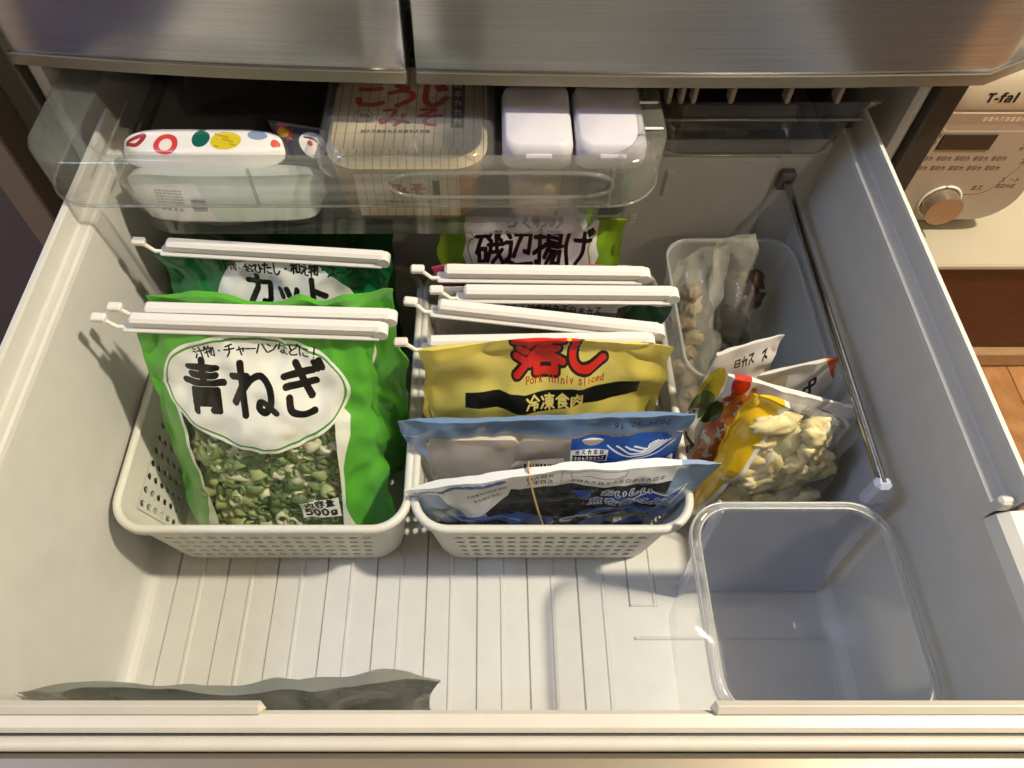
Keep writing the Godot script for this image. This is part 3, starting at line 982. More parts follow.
func bag_clip(l: Vector3, r: Vector3, label: String) -> void:
	var t := thing("bag_clip", label, "clip", (l + r) / 2.0, "white bag clips")
	var ax := (r - l).normalized()
	var fw := ax.cross(Vector3.UP).normalized()
	fw = Vector3(fw.x, 0, fw.z)
	t.basis = Basis(ax, fw.cross(ax).normalized(), fw).orthonormalized()
	var hl := (r - l).length() / 2.0
	var up := Mb.new()
	up.box(Vector3(0.004, 0.0012, -0.0005), Vector3(hl * 2 - 0.006, 0.0095, 0.0098), 0.0022)
	part("upper_jaw", up.mesh(), M.clip, t)
	var lo := Mb.new()
	lo.box(Vector3(0, -0.0052, 0.0006), Vector3(hl * 2 - 0.002, 0.0040, 0.0106), 0.0014)
	part("lower_jaw", lo.mesh(), M.clip, t)
	var hk := Mb.new()
	hk.smooth(1)
	hk.tube([Vector3(-hl + 0.004, -0.0045, 0.002), Vector3(-hl - 0.003, -0.0048, 0.002), Vector3(-hl - 0.0065, -0.001, 0.002), Vector3(-hl - 0.010, 0.0030, 0.002)], 0.0017, 8)
	hk.box(Vector3(-hl - 0.0135, 0.0042, 0.001), Vector3(0.0105, 0.0052, 0.007), 0.0012)
	part("latch_hook", hk.mesh(), M.clip, t)
	var hg := Mb.new()
	hg.smooth(1)
	hg.tube([Vector3(hl, -0.0005, -0.004), Vector3(hl, -0.0005, 0.0052)], 0.0050, 14)
	part("hinge", hg.mesh(), M.clip, t)

func bag(called: String, label: String, tl: Vector3, tr: Vector3, bl: Vector3, br: Vector3, th: float, m: Material, opts := {}) -> MeshInstance3D:
	var r := pouch(tl, tr, bl, br, th, opts)
	return single(called, r[0], m, label, "food bag", r[1])

func onion_print() -> Tx:
	# front of the spring onion bag: green, white oval with lettering, clear window
	var g := Color(0.33, 0.66, 0.19)
	var t := Tx.new(720, 840, g, self)
	var clear := Color(0.55, 0.60, 0.45, 0.10)
	t.poly(Tx.curve([Vector2(70, 240), Vector2(82, 480), Vector2(96, 640), Vector2(112, 840), Vector2(570, 840), Vector2(580, 640), Vector2(588, 480), Vector2(592, 240), Vector2(70, 240)], 4), Color(0.90, 0.92, 0.86))
	t.poly([Vector2(82, 240), Vector2(94, 480), Vector2(108, 640), Vector2(124, 822), Vector2(558, 822), Vector2(568, 640), Vector2(576, 480), Vector2(580, 240)], clear)
	var eye := func(grow: float, c: Color) -> void:
		t.poly(Tx.curve([Vector2(54 - grow, 190), Vector2(96, 92 - grow), Vector2(210, 44 - grow), Vector2(340, 32 - grow), Vector2(470, 52 - grow), Vector2(584, 112 - grow), Vector2(622 + grow, 192), Vector2(572, 290 + grow), Vector2(450, 362 + grow), Vector2(336, 380 + grow), Vector2(204, 352 + grow), Vector2(96, 280 + grow), Vector2(54 - grow, 190)], 8), c)
	eye.call(16.0, Color(0.93, 0.94, 0.90))
	eye.call(4.0, Color(0.33, 0.60, 0.24))
	eye.call(-4.0, Color(0.93, 0.94, 0.90))
	var k := Color(0.03, 0.03, 0.03)
	t.text("青ねぎ", 112, 100, 142, 168, 152, 11.0, k)
	t.text("汁物・チャーハンなどに!", 164, 44, 34, 38, 32, 2.4, k, 0.0, 0.45)
	t.poly([Vector2(424, 616), Vector2(556, 606), Vector2(560, 690), Vector2(428, 700)], Color(0.93, 0.93, 0.90))
	t.text("内容量", 440, 616, 32, 32, 35, 2.4, k, -0.07)
	t.text("500g", 434, 656, 28, 34, 29, 4.0, k, -0.07)
	return t

func spinach_print() -> Tx:
	var t := Tx.new(720, 640, Color(0.03, 0.42, 0.22), self)
	var wht := Color(0.88, 0.90, 0.88)
	t.poly(Tx.curve([Vector2(110, 300), Vector2(150, 130), Vector2(230, 30), Vector2(360, -4), Vector2(510, 30), Vector2(600, 130), Vector2(640, 300), Vector2(560, 520), Vector2(360, 600), Vector2(180, 520), Vector2(110, 330)], 8), wht)
	var k := Color(0.03, 0.03, 0.03)
	t.text("カット", 250, 56, 96, 92, 92, 9.0, k)
	t.text("ほうれん草", 140, 158, 92, 104, 90, 9.5, k)
	t.text("汁物・おひたし・和え物・スープに!", 176, 14, 30, 34, 29, 2.6, k, 0.0, 0.12)
	return t

func pork_print() -> Tx:
	var t := Tx.new(768, 640, Color(0.86, 0.79, 0.36), self)
	t.poly(Tx.curve([Vector2(40, 60), Vector2(300, 20), Vector2(600, 60), Vector2(720, 300), Vector2(600, 560), Vector2(200, 560), Vector2(40, 300), Vector2(40, 60)], 6), Color(0.88, 0.82, 0.42))
	var k := Color(0.03, 0.02, 0.02)
	for w in [[19.0, k], [11.0, Color(0.84, 0.14, 0.07)]]:
		t.glyph("落", 288, -16, 160, 122, w[0], w[1], -0.06)
		t.glyph("し", 430, -34, 150, 126, w[0], w[1], 0.10)
	t.text("Pork Thinly sliced", 330, 112, 15, 24, 13.5, 1.7, Color(0.72, 0.26, 0.05), -0.06)
	t.poly([Vector2(140, 170), Vector2(250, 156), Vector2(330, 168), Vector2(440, 148), Vector2(690, 124), Vector2(696, 184), Vector2(430, 212), Vector2(330, 228), Vector2(240, 206), Vector2(138, 214)], k)
	t.text("冷凍食肉", 334, 168, 44, 48, 47, 3.4, Color(0.92, 0.86, 0.50), -0.07)
	return t

func isobe_print() -> Tx:
	var t := Tx.new(512, 512, Color(0.42, 0.56, 0.10), self)
	var plate := Color(0.80, 0.80, 0.82)
	t.poly([Vector2(70, 0), Vector2(440, 0), Vector2(440, 60), Vector2(452, 90), Vector2(440, 120), Vector2(452, 160), Vector2(436, 240), Vector2(80, 240), Vector2(66, 160), Vector2(78, 120), Vector2(64, 90), Vector2(76, 50)], plate)
	var gl := Color(0.55, 0.52, 0.10)
	for sx in [86, 424]:
		t.line(Tx.curve([Vector2(sx, 20), Vector2(sx + 12, 34), Vector2(sx, 44), Vector2(sx - 6, 70), Vector2(sx + 4, 104), Vector2(sx, 140)]), 2.0, gl)
	var k := Color(0.04, 0.04, 0.05)
	t.text("ちくわの", 180, -22, 40, 36, 40, 3.4, k)
	t.text("磯辺揚げ", 100, 20, 82, 92, 82, 5.6, k)
	return t

func fish_print() -> Tx:
	# clear pouch with blue waves, white header strip with small print, outlined lettering
	var t := Tx.new(900, 560, Color(0.6, 0.63, 0.66, 0.10), self)
	var blue := Color(0.15, 0.34, 0.72, 0.95)
	var pale := Color(0.56, 0.66, 0.80, 0.85)
	var wht := Color(0.90, 0.91, 0.92, 1.0)
	# header
	t.rect(0, 0, 900, 92, wht)
	t.rect(790, 0, 900, 330, pale)
	t.poly([Vector2(0, 60), Vector2(200, 70), Vector2(240, 300), Vector2(90, 430), Vector2(0, 430)], pale)
	t.poly([Vector2(70, 20), Vector2(330, 10), Vector2(300, 130), Vector2(170, 270), Vector2(110, 130)], wht)
	for i in 9:
		t.disc(36 + i * 30, 44 - i * 2.5, 21, 12, blue)
	var k := Color(0.16, 0.18, 0.30)
	t.text("&%#%*%&#%", 170, 96, 13, 18, 15, 1.2, k, -0.30)
	t.text("#*%&%*", 190, 128, 13, 18, 15, 1.2, k, -0.30)
	t.text("%&%*", 356, 24, 18, 22, 21, 1.4, k)
	t.text("*#%&", 356, 54, 18, 22, 21, 1.4, k)
	for i in 9:
		t.rect(458, 8 + i * 10, 461, 13 + i * 10, k)
	t.line([Vector2(486, 12), Vector2(640, 12), Vector2(640, 40), Vector2(486, 40), Vector2(486, 12)], 1.2, k)
	t.text("#%*&%&*#%#&*%#", 486, 56, 16, 22, 20, 1.3, k)
	# fish tails and slogan
	t.poly([Vector2(690, 180), Vector2(740, 130), Vector2(800, 160), Vector2(850, 110), Vector2(840, 250), Vector2(800, 190), Vector2(740, 220)], wht)
	t.poly([Vector2(700, 180), Vector2(742, 140), Vector2(800, 170), Vector2(842, 126), Vector2(832, 232), Vector2(800, 178), Vector2(740, 208)], blue)
	t.poly([Vector2(500, 130), Vector2(560, 120), Vector2(556, 190)], blue)
	for w in [[6.0, wht], [2.6, blue]]:
		t.text("おいしい", 590, 116, 36, 36, 40, w[0], w[1], 0.03)
		t.text("魚を食べよう", 560, 168, 46, 46, 47, w[0], w[1], 0.04)
	# waves near the foot
	for i in 2:
		var x := 150.0 + i * 420.0
		t.disc(x + 110, 326, 200, 96, blue)
	for i in 2:
		var x := 190.0 + i * 420.0
		var cl := Color(0.6, 0.63, 0.66, 0.12)
		t.line(Tx.curve([Vector2(x - 80, 420), Vector2(x - 40, 320), Vector2(x + 40, 286), Vector2(x + 90, 320), Vector2(x + 60, 360)]), 20, cl)
		t.line(Tx.curve([Vector2(x + 20, 430), Vector2(x + 80, 370), Vector2(x + 150, 330), Vector2(x + 190, 370)]), 18, cl)
		t.line(Tx.curve([Vector2(x - 60, 296), Vector2(x, 250), Vector2(x + 90, 250), Vector2(x + 150, 296)]), 5, Color(0.45, 0.62, 0.9, 0.9))
	return t

func squid_print() -> Tx:
	# blue topped clear pouch, printed upside down: wave lines, 10 pieces badge, bar code
	var t := Tx.new(900, 520, Color(0.74, 0.72, 0.70, 0.42), self)
	var blue := Color(0.16, 0.33, 0.66)
	var pale := Color(0.42, 0.53, 0.68)
	var wht := Color(0.92, 0.93, 0.95)
	t.rect(0, 0, 900, 74, pale)
	for i in 6:
		t.line(Tx.curve([Vector2(6 + i * 9, 70), Vector2(14 + i * 9, 110), Vector2(44 + i * 7, 150 - i * 8)]), 1.6, wht)
	t.poly([Vector2(0, 74), Vector2(70, 74), Vector2(60, 190), Vector2(0, 110)], Color(0.45, 0.58, 0.8, 0.8))
	t.rect(540, 84, 900, 520, blue)
	for i in 4:
		t.line(Tx.curve([Vector2(660 + i * 30, 118 + i * 3), Vector2(720 + i * 24, 158 - i * 7), Vector2(800, 152 - i * 9), Vector2(862 - i * 12, 108 + i * 2)]), 3.0, wht)
	t.line(Tx.curve([Vector2(660, 200), Vector2(740, 176), Vector2(830, 156), Vector2(880, 118)]), 2.4, wht)
	t.rect(540, 132, 664, 182, wht)
	t.rect(548, 152, 660, 178, Color(0.05, 0.05, 0.07))
	t.text("%&*#%", 556, 134, 14, 15, 20, 1.3, Color(0.1, 0.1, 0.15))
	t.text("#%*&%#*&", 552, 156, 11, 18, 13, 1.0, wht)
	t.disc(620, 216, 66, 22, Color(0.78, 0.20, 0.18))
	t.disc(640, 234, 40, 14, Color(0.86, 0.5, 0.42))
	t.poly([Vector2(690, 250), Vector2(760, 200), Vector2(900, 178), Vector2(900, 270)], Color(0.07, 0.16, 0.46))
	t.text("尾01", 768, 196, 42, 44, 48, 4.4, wht, -0.06)
	t.text("20%%", 698, 216, 14, 20, 17, 1.6, wht, -0.06)
	t.poly([Vector2(340, 196), Vector2(362, 176), Vector2(520, 164), Vector2(534, 320), Vector2(340, 320)], Color(0.88, 0.84, 0.82))
	var r := RandomNumberGenerator.new()
	r.seed = 9
	var x := 384.0
	while x < 520:
		var w := r.randf_range(2, 8)
		t.rect(x, 190, x + w, 320, Color(0.05, 0.05, 0.05))
		x += w + r.randf_range(2, 6)
	t.text("2025.12.16", 830, 30, 17, 22, 18, 1.4, Color(0.10, 0.14, 0.3), PI)
	return t

func onion_bags() -> void:
	var pr := onion_print()
	var m := printed(pr, 0.34, true)
	var tl := Vector3(-0.2560, 0.218, -0.3325)
	var tr := Vector3(-0.083, 0.2145, -0.330)
	var bl := Vector3(-0.262, 0.010, -0.2615)
	var br := Vector3(-0.084, 0.010, -0.2615)
	var o := {"nu": 64, "ns": 60, "wrinkle": 0.0034, "seed": 11, "fin": 0.03, "freq": 0.19, "bottom": 0.55, "top": 0.1, "pinch": 0.97}
	bag("onion_bag", "green bag of chopped spring onions with big black lettering on a white oval", tl, tr, bl, br, 0.046, m, o)
	# chopped pieces behind the clear window
	var mm := MultiMesh.new()
	mm.transform_format = MultiMesh.TRANSFORM_3D
	mm.use_colors = true
	var rg := Mb.new()
	rg.smooth(1)
	rg.loft([ring(0.0040, -0.0024, 10), ring(0.0048, -0.0012, 10), ring(0.0048, 0.0022, 10), ring(0.0040, 0.0028, 10), ring(0.0026, 0.0024, 10), ring(0.0026, -0.0022, 10), ring(0.0040, -0.0024, 10)])
	mm.mesh = rg.mesh()
	var n := 1700
	mm.instance_count = n
	rng.seed = 77
	var nrm := (tr - tl).cross(tl - bl).normalized()
	var base := (bl + br) / 2.0
	for i in n:
		var u := rng.randf_range(0.15, 0.80)
		var s := rng.randf_range(0.02, 0.64)
		var p := bl.lerp(br, u).lerp(tl.lerp(tr, u), s)
		var b := pow(maxf(0.0, 1.0 - pow(absf(2.0 * u - 1.0), 2.6)), 0.62)
		var prf := minf(1.0, 0.55 + s / 0.14) * (1.0 - 0.9 * smoothstep(0.52, 0.97, s))
		p += nrm * (0.023 * b * prf - 0.0130 - rng.randf() * 0.009)
		var bs := Basis.from_euler(Vector3(rng.randf() * TAU, rng.randf() * TAU, rng.randf() * TAU))
		var k := rng.randf_range(0.6, 2.0)
		bs = bs * Basis.from_scale(Vector3(k, k * rng.randf_range(0.6, 2.2), k * rng.randf_range(0.5, 1.0)))
		mm.set_instance_transform(i, Transform3D(bs, p - base))
		var q := rng.randf()
		var c := Color(0.10, 0.16, 0.06)
		if q > 0.80:
			c = Color(0.58, 0.60, 0.40)
		elif q > 0.58:
			c = Color(0.34, 0.41, 0.17)
		elif q > 0.3:
			c = Color(0.17, 0.25, 0.09)
		c = c * rng.randf_range(0.75, 1.15)
		c.a = 1.0
		mm.set_instance_color(i, c)
	var im := mat(Color.WHITE, 0.45)
	im.vertex_color_use_as_albedo = true
	mm.mesh.surface_set_material(0, im)
	var mi := MultiMeshInstance3D.new()
	mi.name = "chopped_spring_onion"
	mi.multimesh = mm
	mi.position = base
	add_child(mi)
	tag(mi, "chopped green and white spring onion pieces behind the clear bag window", "food", "", "stuff")
	bag_clip(Vector3(-0.2640, 0.2235, -0.3330), Vector3(-0.0760, 0.2165, -0.3300), "white clip closing the front green spring onion bag")
	# second bag of the same kind behind it
	var m2 := printed(pr, 0.34, true)
	bag("onion_bag", "second green spring onion bag, mostly hidden behind the front one", Vector3(-0.246, 0.227, -0.353), Vector3(-0.064, 0.224, -0.350), Vector3(-0.236, 0.010, -0.318), Vector3(-0.068, 0.010, -0.318), 0.040, m2, {"seed": 23, "wrinkle": 0.0045, "jag": 0.016, "top": 0.1, "pinch": 0.93, "nu": 48, "ns": 44})
	bag("onion_filling", "pale green frozen filling inside the second spring onion bag", Vector3(-0.232, 0.15, -0.345), Vector3(-0.078, 0.15, -0.343), Vector3(-0.226, 0.016, -0.318), Vector3(-0.078, 0.016, -0.318), 0.026, plastic(Color(0.30, 0.42, 0.16), 0.6, 0.12, 51, 40.0), {"seed": 29, "wrinkle": 0.003, "top": 0.5, "nu": 24, "ns": 20})
	bag_clip(Vector3(-0.2560, 0.2220, -0.3440), Vector3(-0.0700, 0.2170, -0.3415), "white clip just behind the front clip, on the second green bag")
	# spinach
	bag("spinach_bag", "dark green bag of cut spinach with black lettering on white", Vector3(-0.266, 0.2045, -0.4190), Vector3(-0.078, 0.1975, -0.4150), Vector3(-0.258, 0.010, -0.395), Vector3(-0.090, 0.010, -0.395), 0.05, printed(spinach_print(), 0.3), {"seed": 31, "wrinkle": 0.0050, "top": 0.12, "pinch": 0.98, "nu": 56, "ns": 48})
	bag_clip(Vector3(-0.2620, 0.2110, -0.4190), Vector3(-0.0820, 0.2020, -0.4130), "white clip on the dark green spinach bag under the clear tray")
	bag("green_bag", "dark green bag at the very back, mostly hidden under the clear tray", Vector3(-0.262, 0.190, -0.462), Vector3(-0.082, 0.196, -0.460), Vector3(-0.255, 0.010, -0.452), Vector3(-0.088, 0.010, -0.452), 0.030, mat(Color(0.05, 0.20, 0.07), 0.35), {"seed": 33, "wrinkle": 0.004, "jag": 0.01})

func right_bags() -> void:
	bag("pork_bag", "yellow bag of thinly sliced frozen pork with red lettering", Vector3(-0.052, 0.202, -0.3225), Vector3(0.139, 0.204, -0.3225), Vector3(-0.046, 0.010, -0.306), Vector3(0.134, 0.010, -0.306), 0.024, printed(pork_print(), 0.33), {"seed": 41, "hump": 0.010, "wrinkle": 0.0042, "top": 0.15, "pinch": 1.0, "fin": 0.02, "nu": 60, "ns": 50, "freq": 0.13})
	bag_clip(Vector3(-0.0500, 0.1965, -0.3320), Vector3(0.1210, 0.2015, -0.3320), "white clip folded behind the top of the yellow pork bag")
	# clear bag under the slanting clip
	bag("frozen_bag", "clear bag with grey print hanging from the slanting clip", Vector3(-0.042, 0.214, -0.356), Vector3(0.126, 0.204, -0.340), Vector3(-0.040, 0.010, -0.335), Vector3(0.122, 0.010, -0.330), 0.020, M.film, {"seed": 43, "wrinkle": 0.004, "top": 0.1})
	bag_clip(Vector3(-0.0430, 0.2120, -0.3560), Vector3(0.1290, 0.2030, -0.3390), "white slanting clip between two straight clips in the middle basket")
	var hp := Tx.new(512, 384, Color(0.45, 0.47, 0.47), self)
	hp.rect(0, 0, 512, 40, Color(0.80, 0.80, 0.80))
	hp.rect(410, 30, 512, 384, Color(0.03, 0.30, 0.22))
	hp.rect(398, 30, 420, 110, Color(0.04, 0.04, 0.05))
	for i in 3:
		hp.text("#%*&%#*&%#%*&%#*&", 40 + i * 3, 8 + i * 22, 15, 16, 19, 1.1, Color(0.15, 0.15, 0.17))
	hp.rect(20, 74, 398, 120, Color(0.20, 0.21, 0.22))
	bag("frozen_bag", "bag with dark green side and small grey print behind the slanting clip", Vector3(-0.034, 0.2140, -0.372), Vector3(0.142, 0.2130, -0.3690), Vector3(-0.034, 0.010, -0.360), Vector3(0.134, 0.010, -0.358), 0.022, printed(hp, 0.3), {"seed": 47, "wrinkle": 0.004, "top": 0.1})
	bag_clip(Vector3(-0.0240, 0.2120, -0.3690), Vector3(0.1420, 0.2110, -0.3680), "white clip sticking out furthest right, over the dark green sided bag")
	var gp := Tx.new(512, 384, Color(0.76, 0.40, 0.48), self)
	for i in 9:
		gp.rect(0, i * 44, 512, i * 44 + 10, Color(0.66, 0.24, 0.34))
	gp.text("&%*", 340, 20, 30, 30, 34, 3.0, Color(0.9, 0.88, 0.86))
	bag("frozen_bag", "pink bag under the rearmost clip of the middle basket", Vector3(-0.042, 0.2135, -0.3925), Vector3(0.124, 0.2115, -0.3920), Vector3(-0.040, 0.010, -0.386), Vector3(0.118, 0.010, -0.386), 0.022, printed(gp, 0.3), {"seed": 53, "wrinkle": 0.004, "top": 0.1, "jag": 0.005})
	bag_clip(Vector3(-0.0390, 0.2145, -0.3875), Vector3(0.1225, 0.2120, -0.3870), "rearmost white clip in the middle basket, over pink film")
	bag("fried_fishcake_bag", "yellow-green bag with grey plaque and brush lettering under the clear tray", Vector3(-0.040, 0.206, -0.452), Vector3(0.116, 0.206, -0.452), Vector3(-0.036, 0.010, -0.432), Vector3(0.110, 0.010, -0.432), 0.04, printed(isobe_print(), 0.35), {"seed": 59, "wrinkle": 0.004, "top": 0.15, "pinch": 1.0, "nu": 48})
	# blue pouches at the front
	bag("squid_bag", "blue topped clear pouch with bar code standing behind the fish pouch", Vector3(-0.070, 0.150, -0.292), Vector3(0.158, 0.162, -0.291), Vector3(-0.044, 0.014, -0.276), Vector3(0.146, 0.014, -0.276), 0.020, printed(squid_print(), 0.22, true), {"seed": 61, "wrinkle": 0.0032, "top": 0.2, "pinch": 1.0, "nu": 60, "ns": 44, "fin": 0.02})
	var ic := mat(Color(0.78, 0.74, 0.70), 0.5)
	for i in 2:
		var r := pouch(Vector3([-0.052, 0.022][i], 0.128, -0.2885), Vector3([0.030, 0.104][i], 0.132, -0.2885), Vector3([-0.038, 0.022][i], 0.018, -0.2770), Vector3([0.030, 0.100][i], 0.018, -0.2770), 0.007, {"seed": 210 + i, "wrinkle": 0.0016, "rounded": 14.0, "fin": 0.0, "top": 0.7, "nu": 24, "ns": 24})
		single("frozen_fillet", r[0], ic, ["whitish frozen fillet at the plain end of the blue topped pouch", "whitish frozen fillet at the bar code end of the blue topped pouch"][i], "food", r[1], "fillets in the blue topped pouch")
	bag("fish_bag", "clear blue printed pouch of dark fish folded at the top, tied with a band", Vector3(-0.060, 0.122, -0.2470), Vector3(0.173, 0.161, -0.2500), Vector3(-0.044, 0.012, -0.256), Vector3(0.148, 0.012, -0.256), 0.018, printed(fish_print(), 0.2, true), {"seed": 67, "wrinkle": 0.0034, "top": 0.3, "pinch": 1.0, "nu": 64, "ns": 44, "hump": 0.016, "fin": 0.015})
	for i in 3:
		var fb := fish_mesh()
		var fo := single("frozen_fish", fb, fish_mat(), ["dark silver fish lying highest in the blue printed pouch", "dark silver fish lying in the middle of the blue printed pouch", "dark silver fish lying lowest in the blue printed pouch"][i], "fish", Vector3(0.055 - i * 0.006, 0.110 - i * 0.034, -0.2515), "fish in the blue printed pouch")
		fo.rotation = Vector3(0, 0, 0.10 - 0.05 * i)
	# rubber band
	var rb := Mb.new()
	rb.smooth(1)
	var path := []
	for k in 33:
		var a := TAU * k / 32.0
		var yy := cos(a) * 0.072 + 0.084
		path.append(Vector3(0.036 + (0.156 - yy) * 0.20 - 0.005, yy, sin(a) * 0.0155 - 0.2505))
	rb.tube(path, 0.0008, 6, false)
	single("rubber_band", rb.mesh(), mat(Color(0.72, 0.60, 0.40), 0.6), "thin tan rubber band looped around the fish pouch", "rubber band")

func fish_mat() -> StandardMaterial3D:
	if not M.has("fish"):
		M.fish = plastic(Color(0.15, 0.16, 0.17), 0.25, 0.12, 71, 26.0)
		M.fish.metallic = 0.35
	return M.fish

func fish_mesh() -> ArrayMesh:
	var mb := Mb.new()
	mb.smooth(1)
	var rings := []
	var prof := [[-0.088, 0.001], [-0.082, 0.006], [-0.07, 0.011], [-0.045, 0.015], [0.0, 0.016], [0.04, 0.012], [0.062, 0.006], [0.070, 0.0035], [0.080, 0.008], [0.090, 0.013], [0.091, 0.012]]
	for p in prof:
		var rg := []
		for k in 14:
			var a := TAU * k / 14
			rg.append(Vector3(p[0], cos(a) * p[1], sin(a) * minf(p[1] * 0.42, 0.006) * (0.25 if p[0] > 0.066 else 1.0)))
		rings.append(rg)
	for i in rings.size() - 1:
		for k in 14:
			var k1 := (k + 1) % 14
			mb.quad(rings[i][k], rings[i + 1][k], rings[i + 1][k1], rings[i][k1])
	return mb.mesh()

func side_pile() -> void:
	# translucent bin at the back right
	var b := Mb.new()
	b.smooth(1)
	var cx := 0.2295
	var cz := -0.424
	b.loft([Mb.rr(0, 0, 0.050, 0.066, 0.018, 0.0), Mb.rr(0, 0, 0.052, 0.070, 0.02, 0.004), Mb.rr(0, 0, 0.0585, 0.0775, 0.022, 0.128)], false, true)
	var bn := thing("storage_bin", "translucent white bin holding two clear bags, back right corner", "bin", Vector3(cx, 0.0012, cz))
	part("body", b.mesh(), M.milky, bn)
	var br := Mb.new()
	br.smooth(1)
	br.loft([Mb.rr(0, 0, 0.0585, 0.0775, 0.022, 0.126), Mb.rr(0, 0, 0.0595, 0.0785, 0.023, 0.130), Mb.rr(0, 0, 0.0615, 0.0805, 0.025, 0.130), Mb.rr(0, 0, 0.0620, 0.0810, 0.025, 0.125)])
	part("rim", br.mesh(), M.milky, bn)
	bag("clear_bag", "crumpled clear bag of pale brown mushrooms beside the middle basket", Vector3(0.175, 0.142, -0.466), Vector3(0.210, 0.166, -0.468), Vector3(0.182, 0.016, -0.372), Vector3(0.218, 0.016, -0.370), 0.034, M.film, {"seed": 83, "wrinkle": 0.009, "top": 0.3, "nu": 30, "ns": 50, "jag": 0.01, "pinch": 1.0})
	bag("clear_bag", "clear bag with dark brown mushrooms leaning on the drawer's back wall", Vector3(0.216, 0.150, -0.484), Vector3(0.246, 0.156, -0.486), Vector3(0.222, 0.016, -0.405), Vector3(0.268, 0.016, -0.405), 0.034, M.film, {"seed": 89, "wrinkle": 0.008, "top": 0.25, "nu": 30, "ns": 50, "pinch": 1.0})
	var mc := [mat(Color(0.52, 0.42, 0.28), 0.6), mat(Color(0.62, 0.54, 0.38), 0.6), mat(Color(0.30, 0.20, 0.12), 0.6)]
	rng.seed = 5
	for i in 9:
		var f := i / 8.0
		var o := single("mushroom", lump(Vector3(0.010, 0.012, 0.008), 300 + i, 0.3, 9), mc[i % 2], "pale brown mushroom in the crumpled clear bag", "mushroom", Vector3(0.190 + rng.randf_range(-0.008, 0.010), lerpf(0.034, 0.118, f), lerpf(-0.378, -0.448, f)), "mushrooms in the crumpled bag")
		o.rotation = Vector3(rng.randf() * 3, rng.randf() * 3, rng.randf() * 3)
	for i in 6:
		var f := i / 5.0
		var o := single("mushroom", lump(Vector3(0.012, 0.014, 0.009), 330 + i, 0.3, 9), mc[2], "dark brown mushroom in the bag against the back wall", "mushroom", Vector3(0.243 + rng.randf_range(-0.008, 0.008), lerpf(0.036, 0.118, f), lerpf(-0.414, -0.462, f)), "dark mushrooms at the back")
		o.rotation = Vector3(rng.randf() * 3, rng.randf() * 3, rng.randf() * 3)
	# white vegetable bag
	var vp := Tx.new(512, 768, Color(0.88, 0.87, 0.84), self)
	vp.disc(90, 190, 90, 110, Color(0.70, 0.66, 0.20))
	vp.disc(60, 300, 100, 90, Color(0.30, 0.42, 0.16))
	vp.text("%*&", 200, 60, 40, 46, 44, 4.0, Color(0.25, 0.25, 0.10), -0.2)
	vp.glyph("&", 380, 40, 40, 50, 5.0, Color(0.08, 0.08, 0.08), -0.3)
	vp.rect(0, 330, 80, 420, Color(0.92, 0.92, 0.92))
	vp.glyph("日", 14, 345, 50, 60, 5, Color(0.08, 0.08, 0.10))
	vp.text("日8", 70, 520, 50, 60, 64, 5, Color(0.08, 0.08, 0.10), 1.2)
	for i in 4:
		vp.line([Vector2(20, 470 + i * 70), Vector2(110, 540 + i * 70)], 9, Color(0.25, 0.20, 0.18))
	bag("vegetable_bag", "white bag with yellow-green print behind the fried food bag", Vector3(0.176, 0.176, -0.3345), Vector3(0.228, 0.195, -0.3415), Vector3(0.170, 0.012, -0.3190), Vector3(0.230, 0.012, -0.3240), 0.012, printed(vp, 0.3), {"seed": 91, "wrinkle": 0.004, "top": 0.2, "pinch": 1.0})
	var np := Tx.new(384, 512, Color(0.86, 0.84, 0.80), self)
	np.poly([Vector2(310, 0), Vector2(384, 0), Vector2(384, 90)], Color(0.80, 0.36, 0.12))
	np.rect(40, 40, 160, 130, Color(0.74, 0.68, 0.55))
	np.glyph("8", 250, 60, 56, 70, 6, Color(0.08, 0.08, 0.1), 0.4)
	bag("white_bag", "white bag with an orange corner and a black figure 8", Vector3(0.214, 0.158, -0.3290), Vector3(0.2745, 0.182, -0.3310), Vector3(0.232, 0.012, -0.3270), Vector3(0.288, 0.012, -0.3230), 0.010, printed(np, 0.3), {"seed": 97, "wrinkle": 0.003, "top": 0.2, "pinch": 1.0})
	# fried food bag
	var op := Tx.new(640, 640, Color(0.86, 0.85, 0.84), self)
	var r2 := RandomNumberGenerator.new()
	r2.seed = 3
	for i in 240:
		var c := Color(0.82, 0.44, 0.16).lerp(Color(0.62, 0.26, 0.08), r2.randf()).lerp(Color(0.92, 0.62, 0.32), r2.randf() * 0.5)
		op.disc(40 + r2.randf() * 160, 50 + r2.randf() * 560, r2.randf_range(8, 24), r2.randf_range(8, 24), c)
	op.disc(70, 26, 44, 40, Color(0.72, 0.10, 0.06))
	op.disc(24, 190, 40, 60, Color(0.10, 0.28, 0.10))
	op.poly([Vector2(210, 0), Vector2(640, 0), Vector2(640, 640), Vector2(150, 640)], Color(0.84, 0.83, 0.82))
	var k := Color(0.12, 0.12, 0.13)
	op.line([Vector2(380, 40), Vector2(600, 60), Vector2(600, 130), Vector2(360, 110), Vector2(380, 40)], 2.0, k)
	for i in 5:
		op.line([Vector2(420 + i * 36, 44 + i * 3), Vector2(404 + i * 36, 112 + i * 3)], 1.6, k)
	op.rect(366, 56, 404, 108, Color(0.25, 0.25, 0.26))
	op.text("#%*&%#", 392, 130, 18, 22, 24, 1.4, k, 0.1)
	op.poly([Vector2(480, 180), Vector2(560, 170), Vector2(600, 300), Vector2(520, 280)], Color(0.15, 0.15, 0.16))
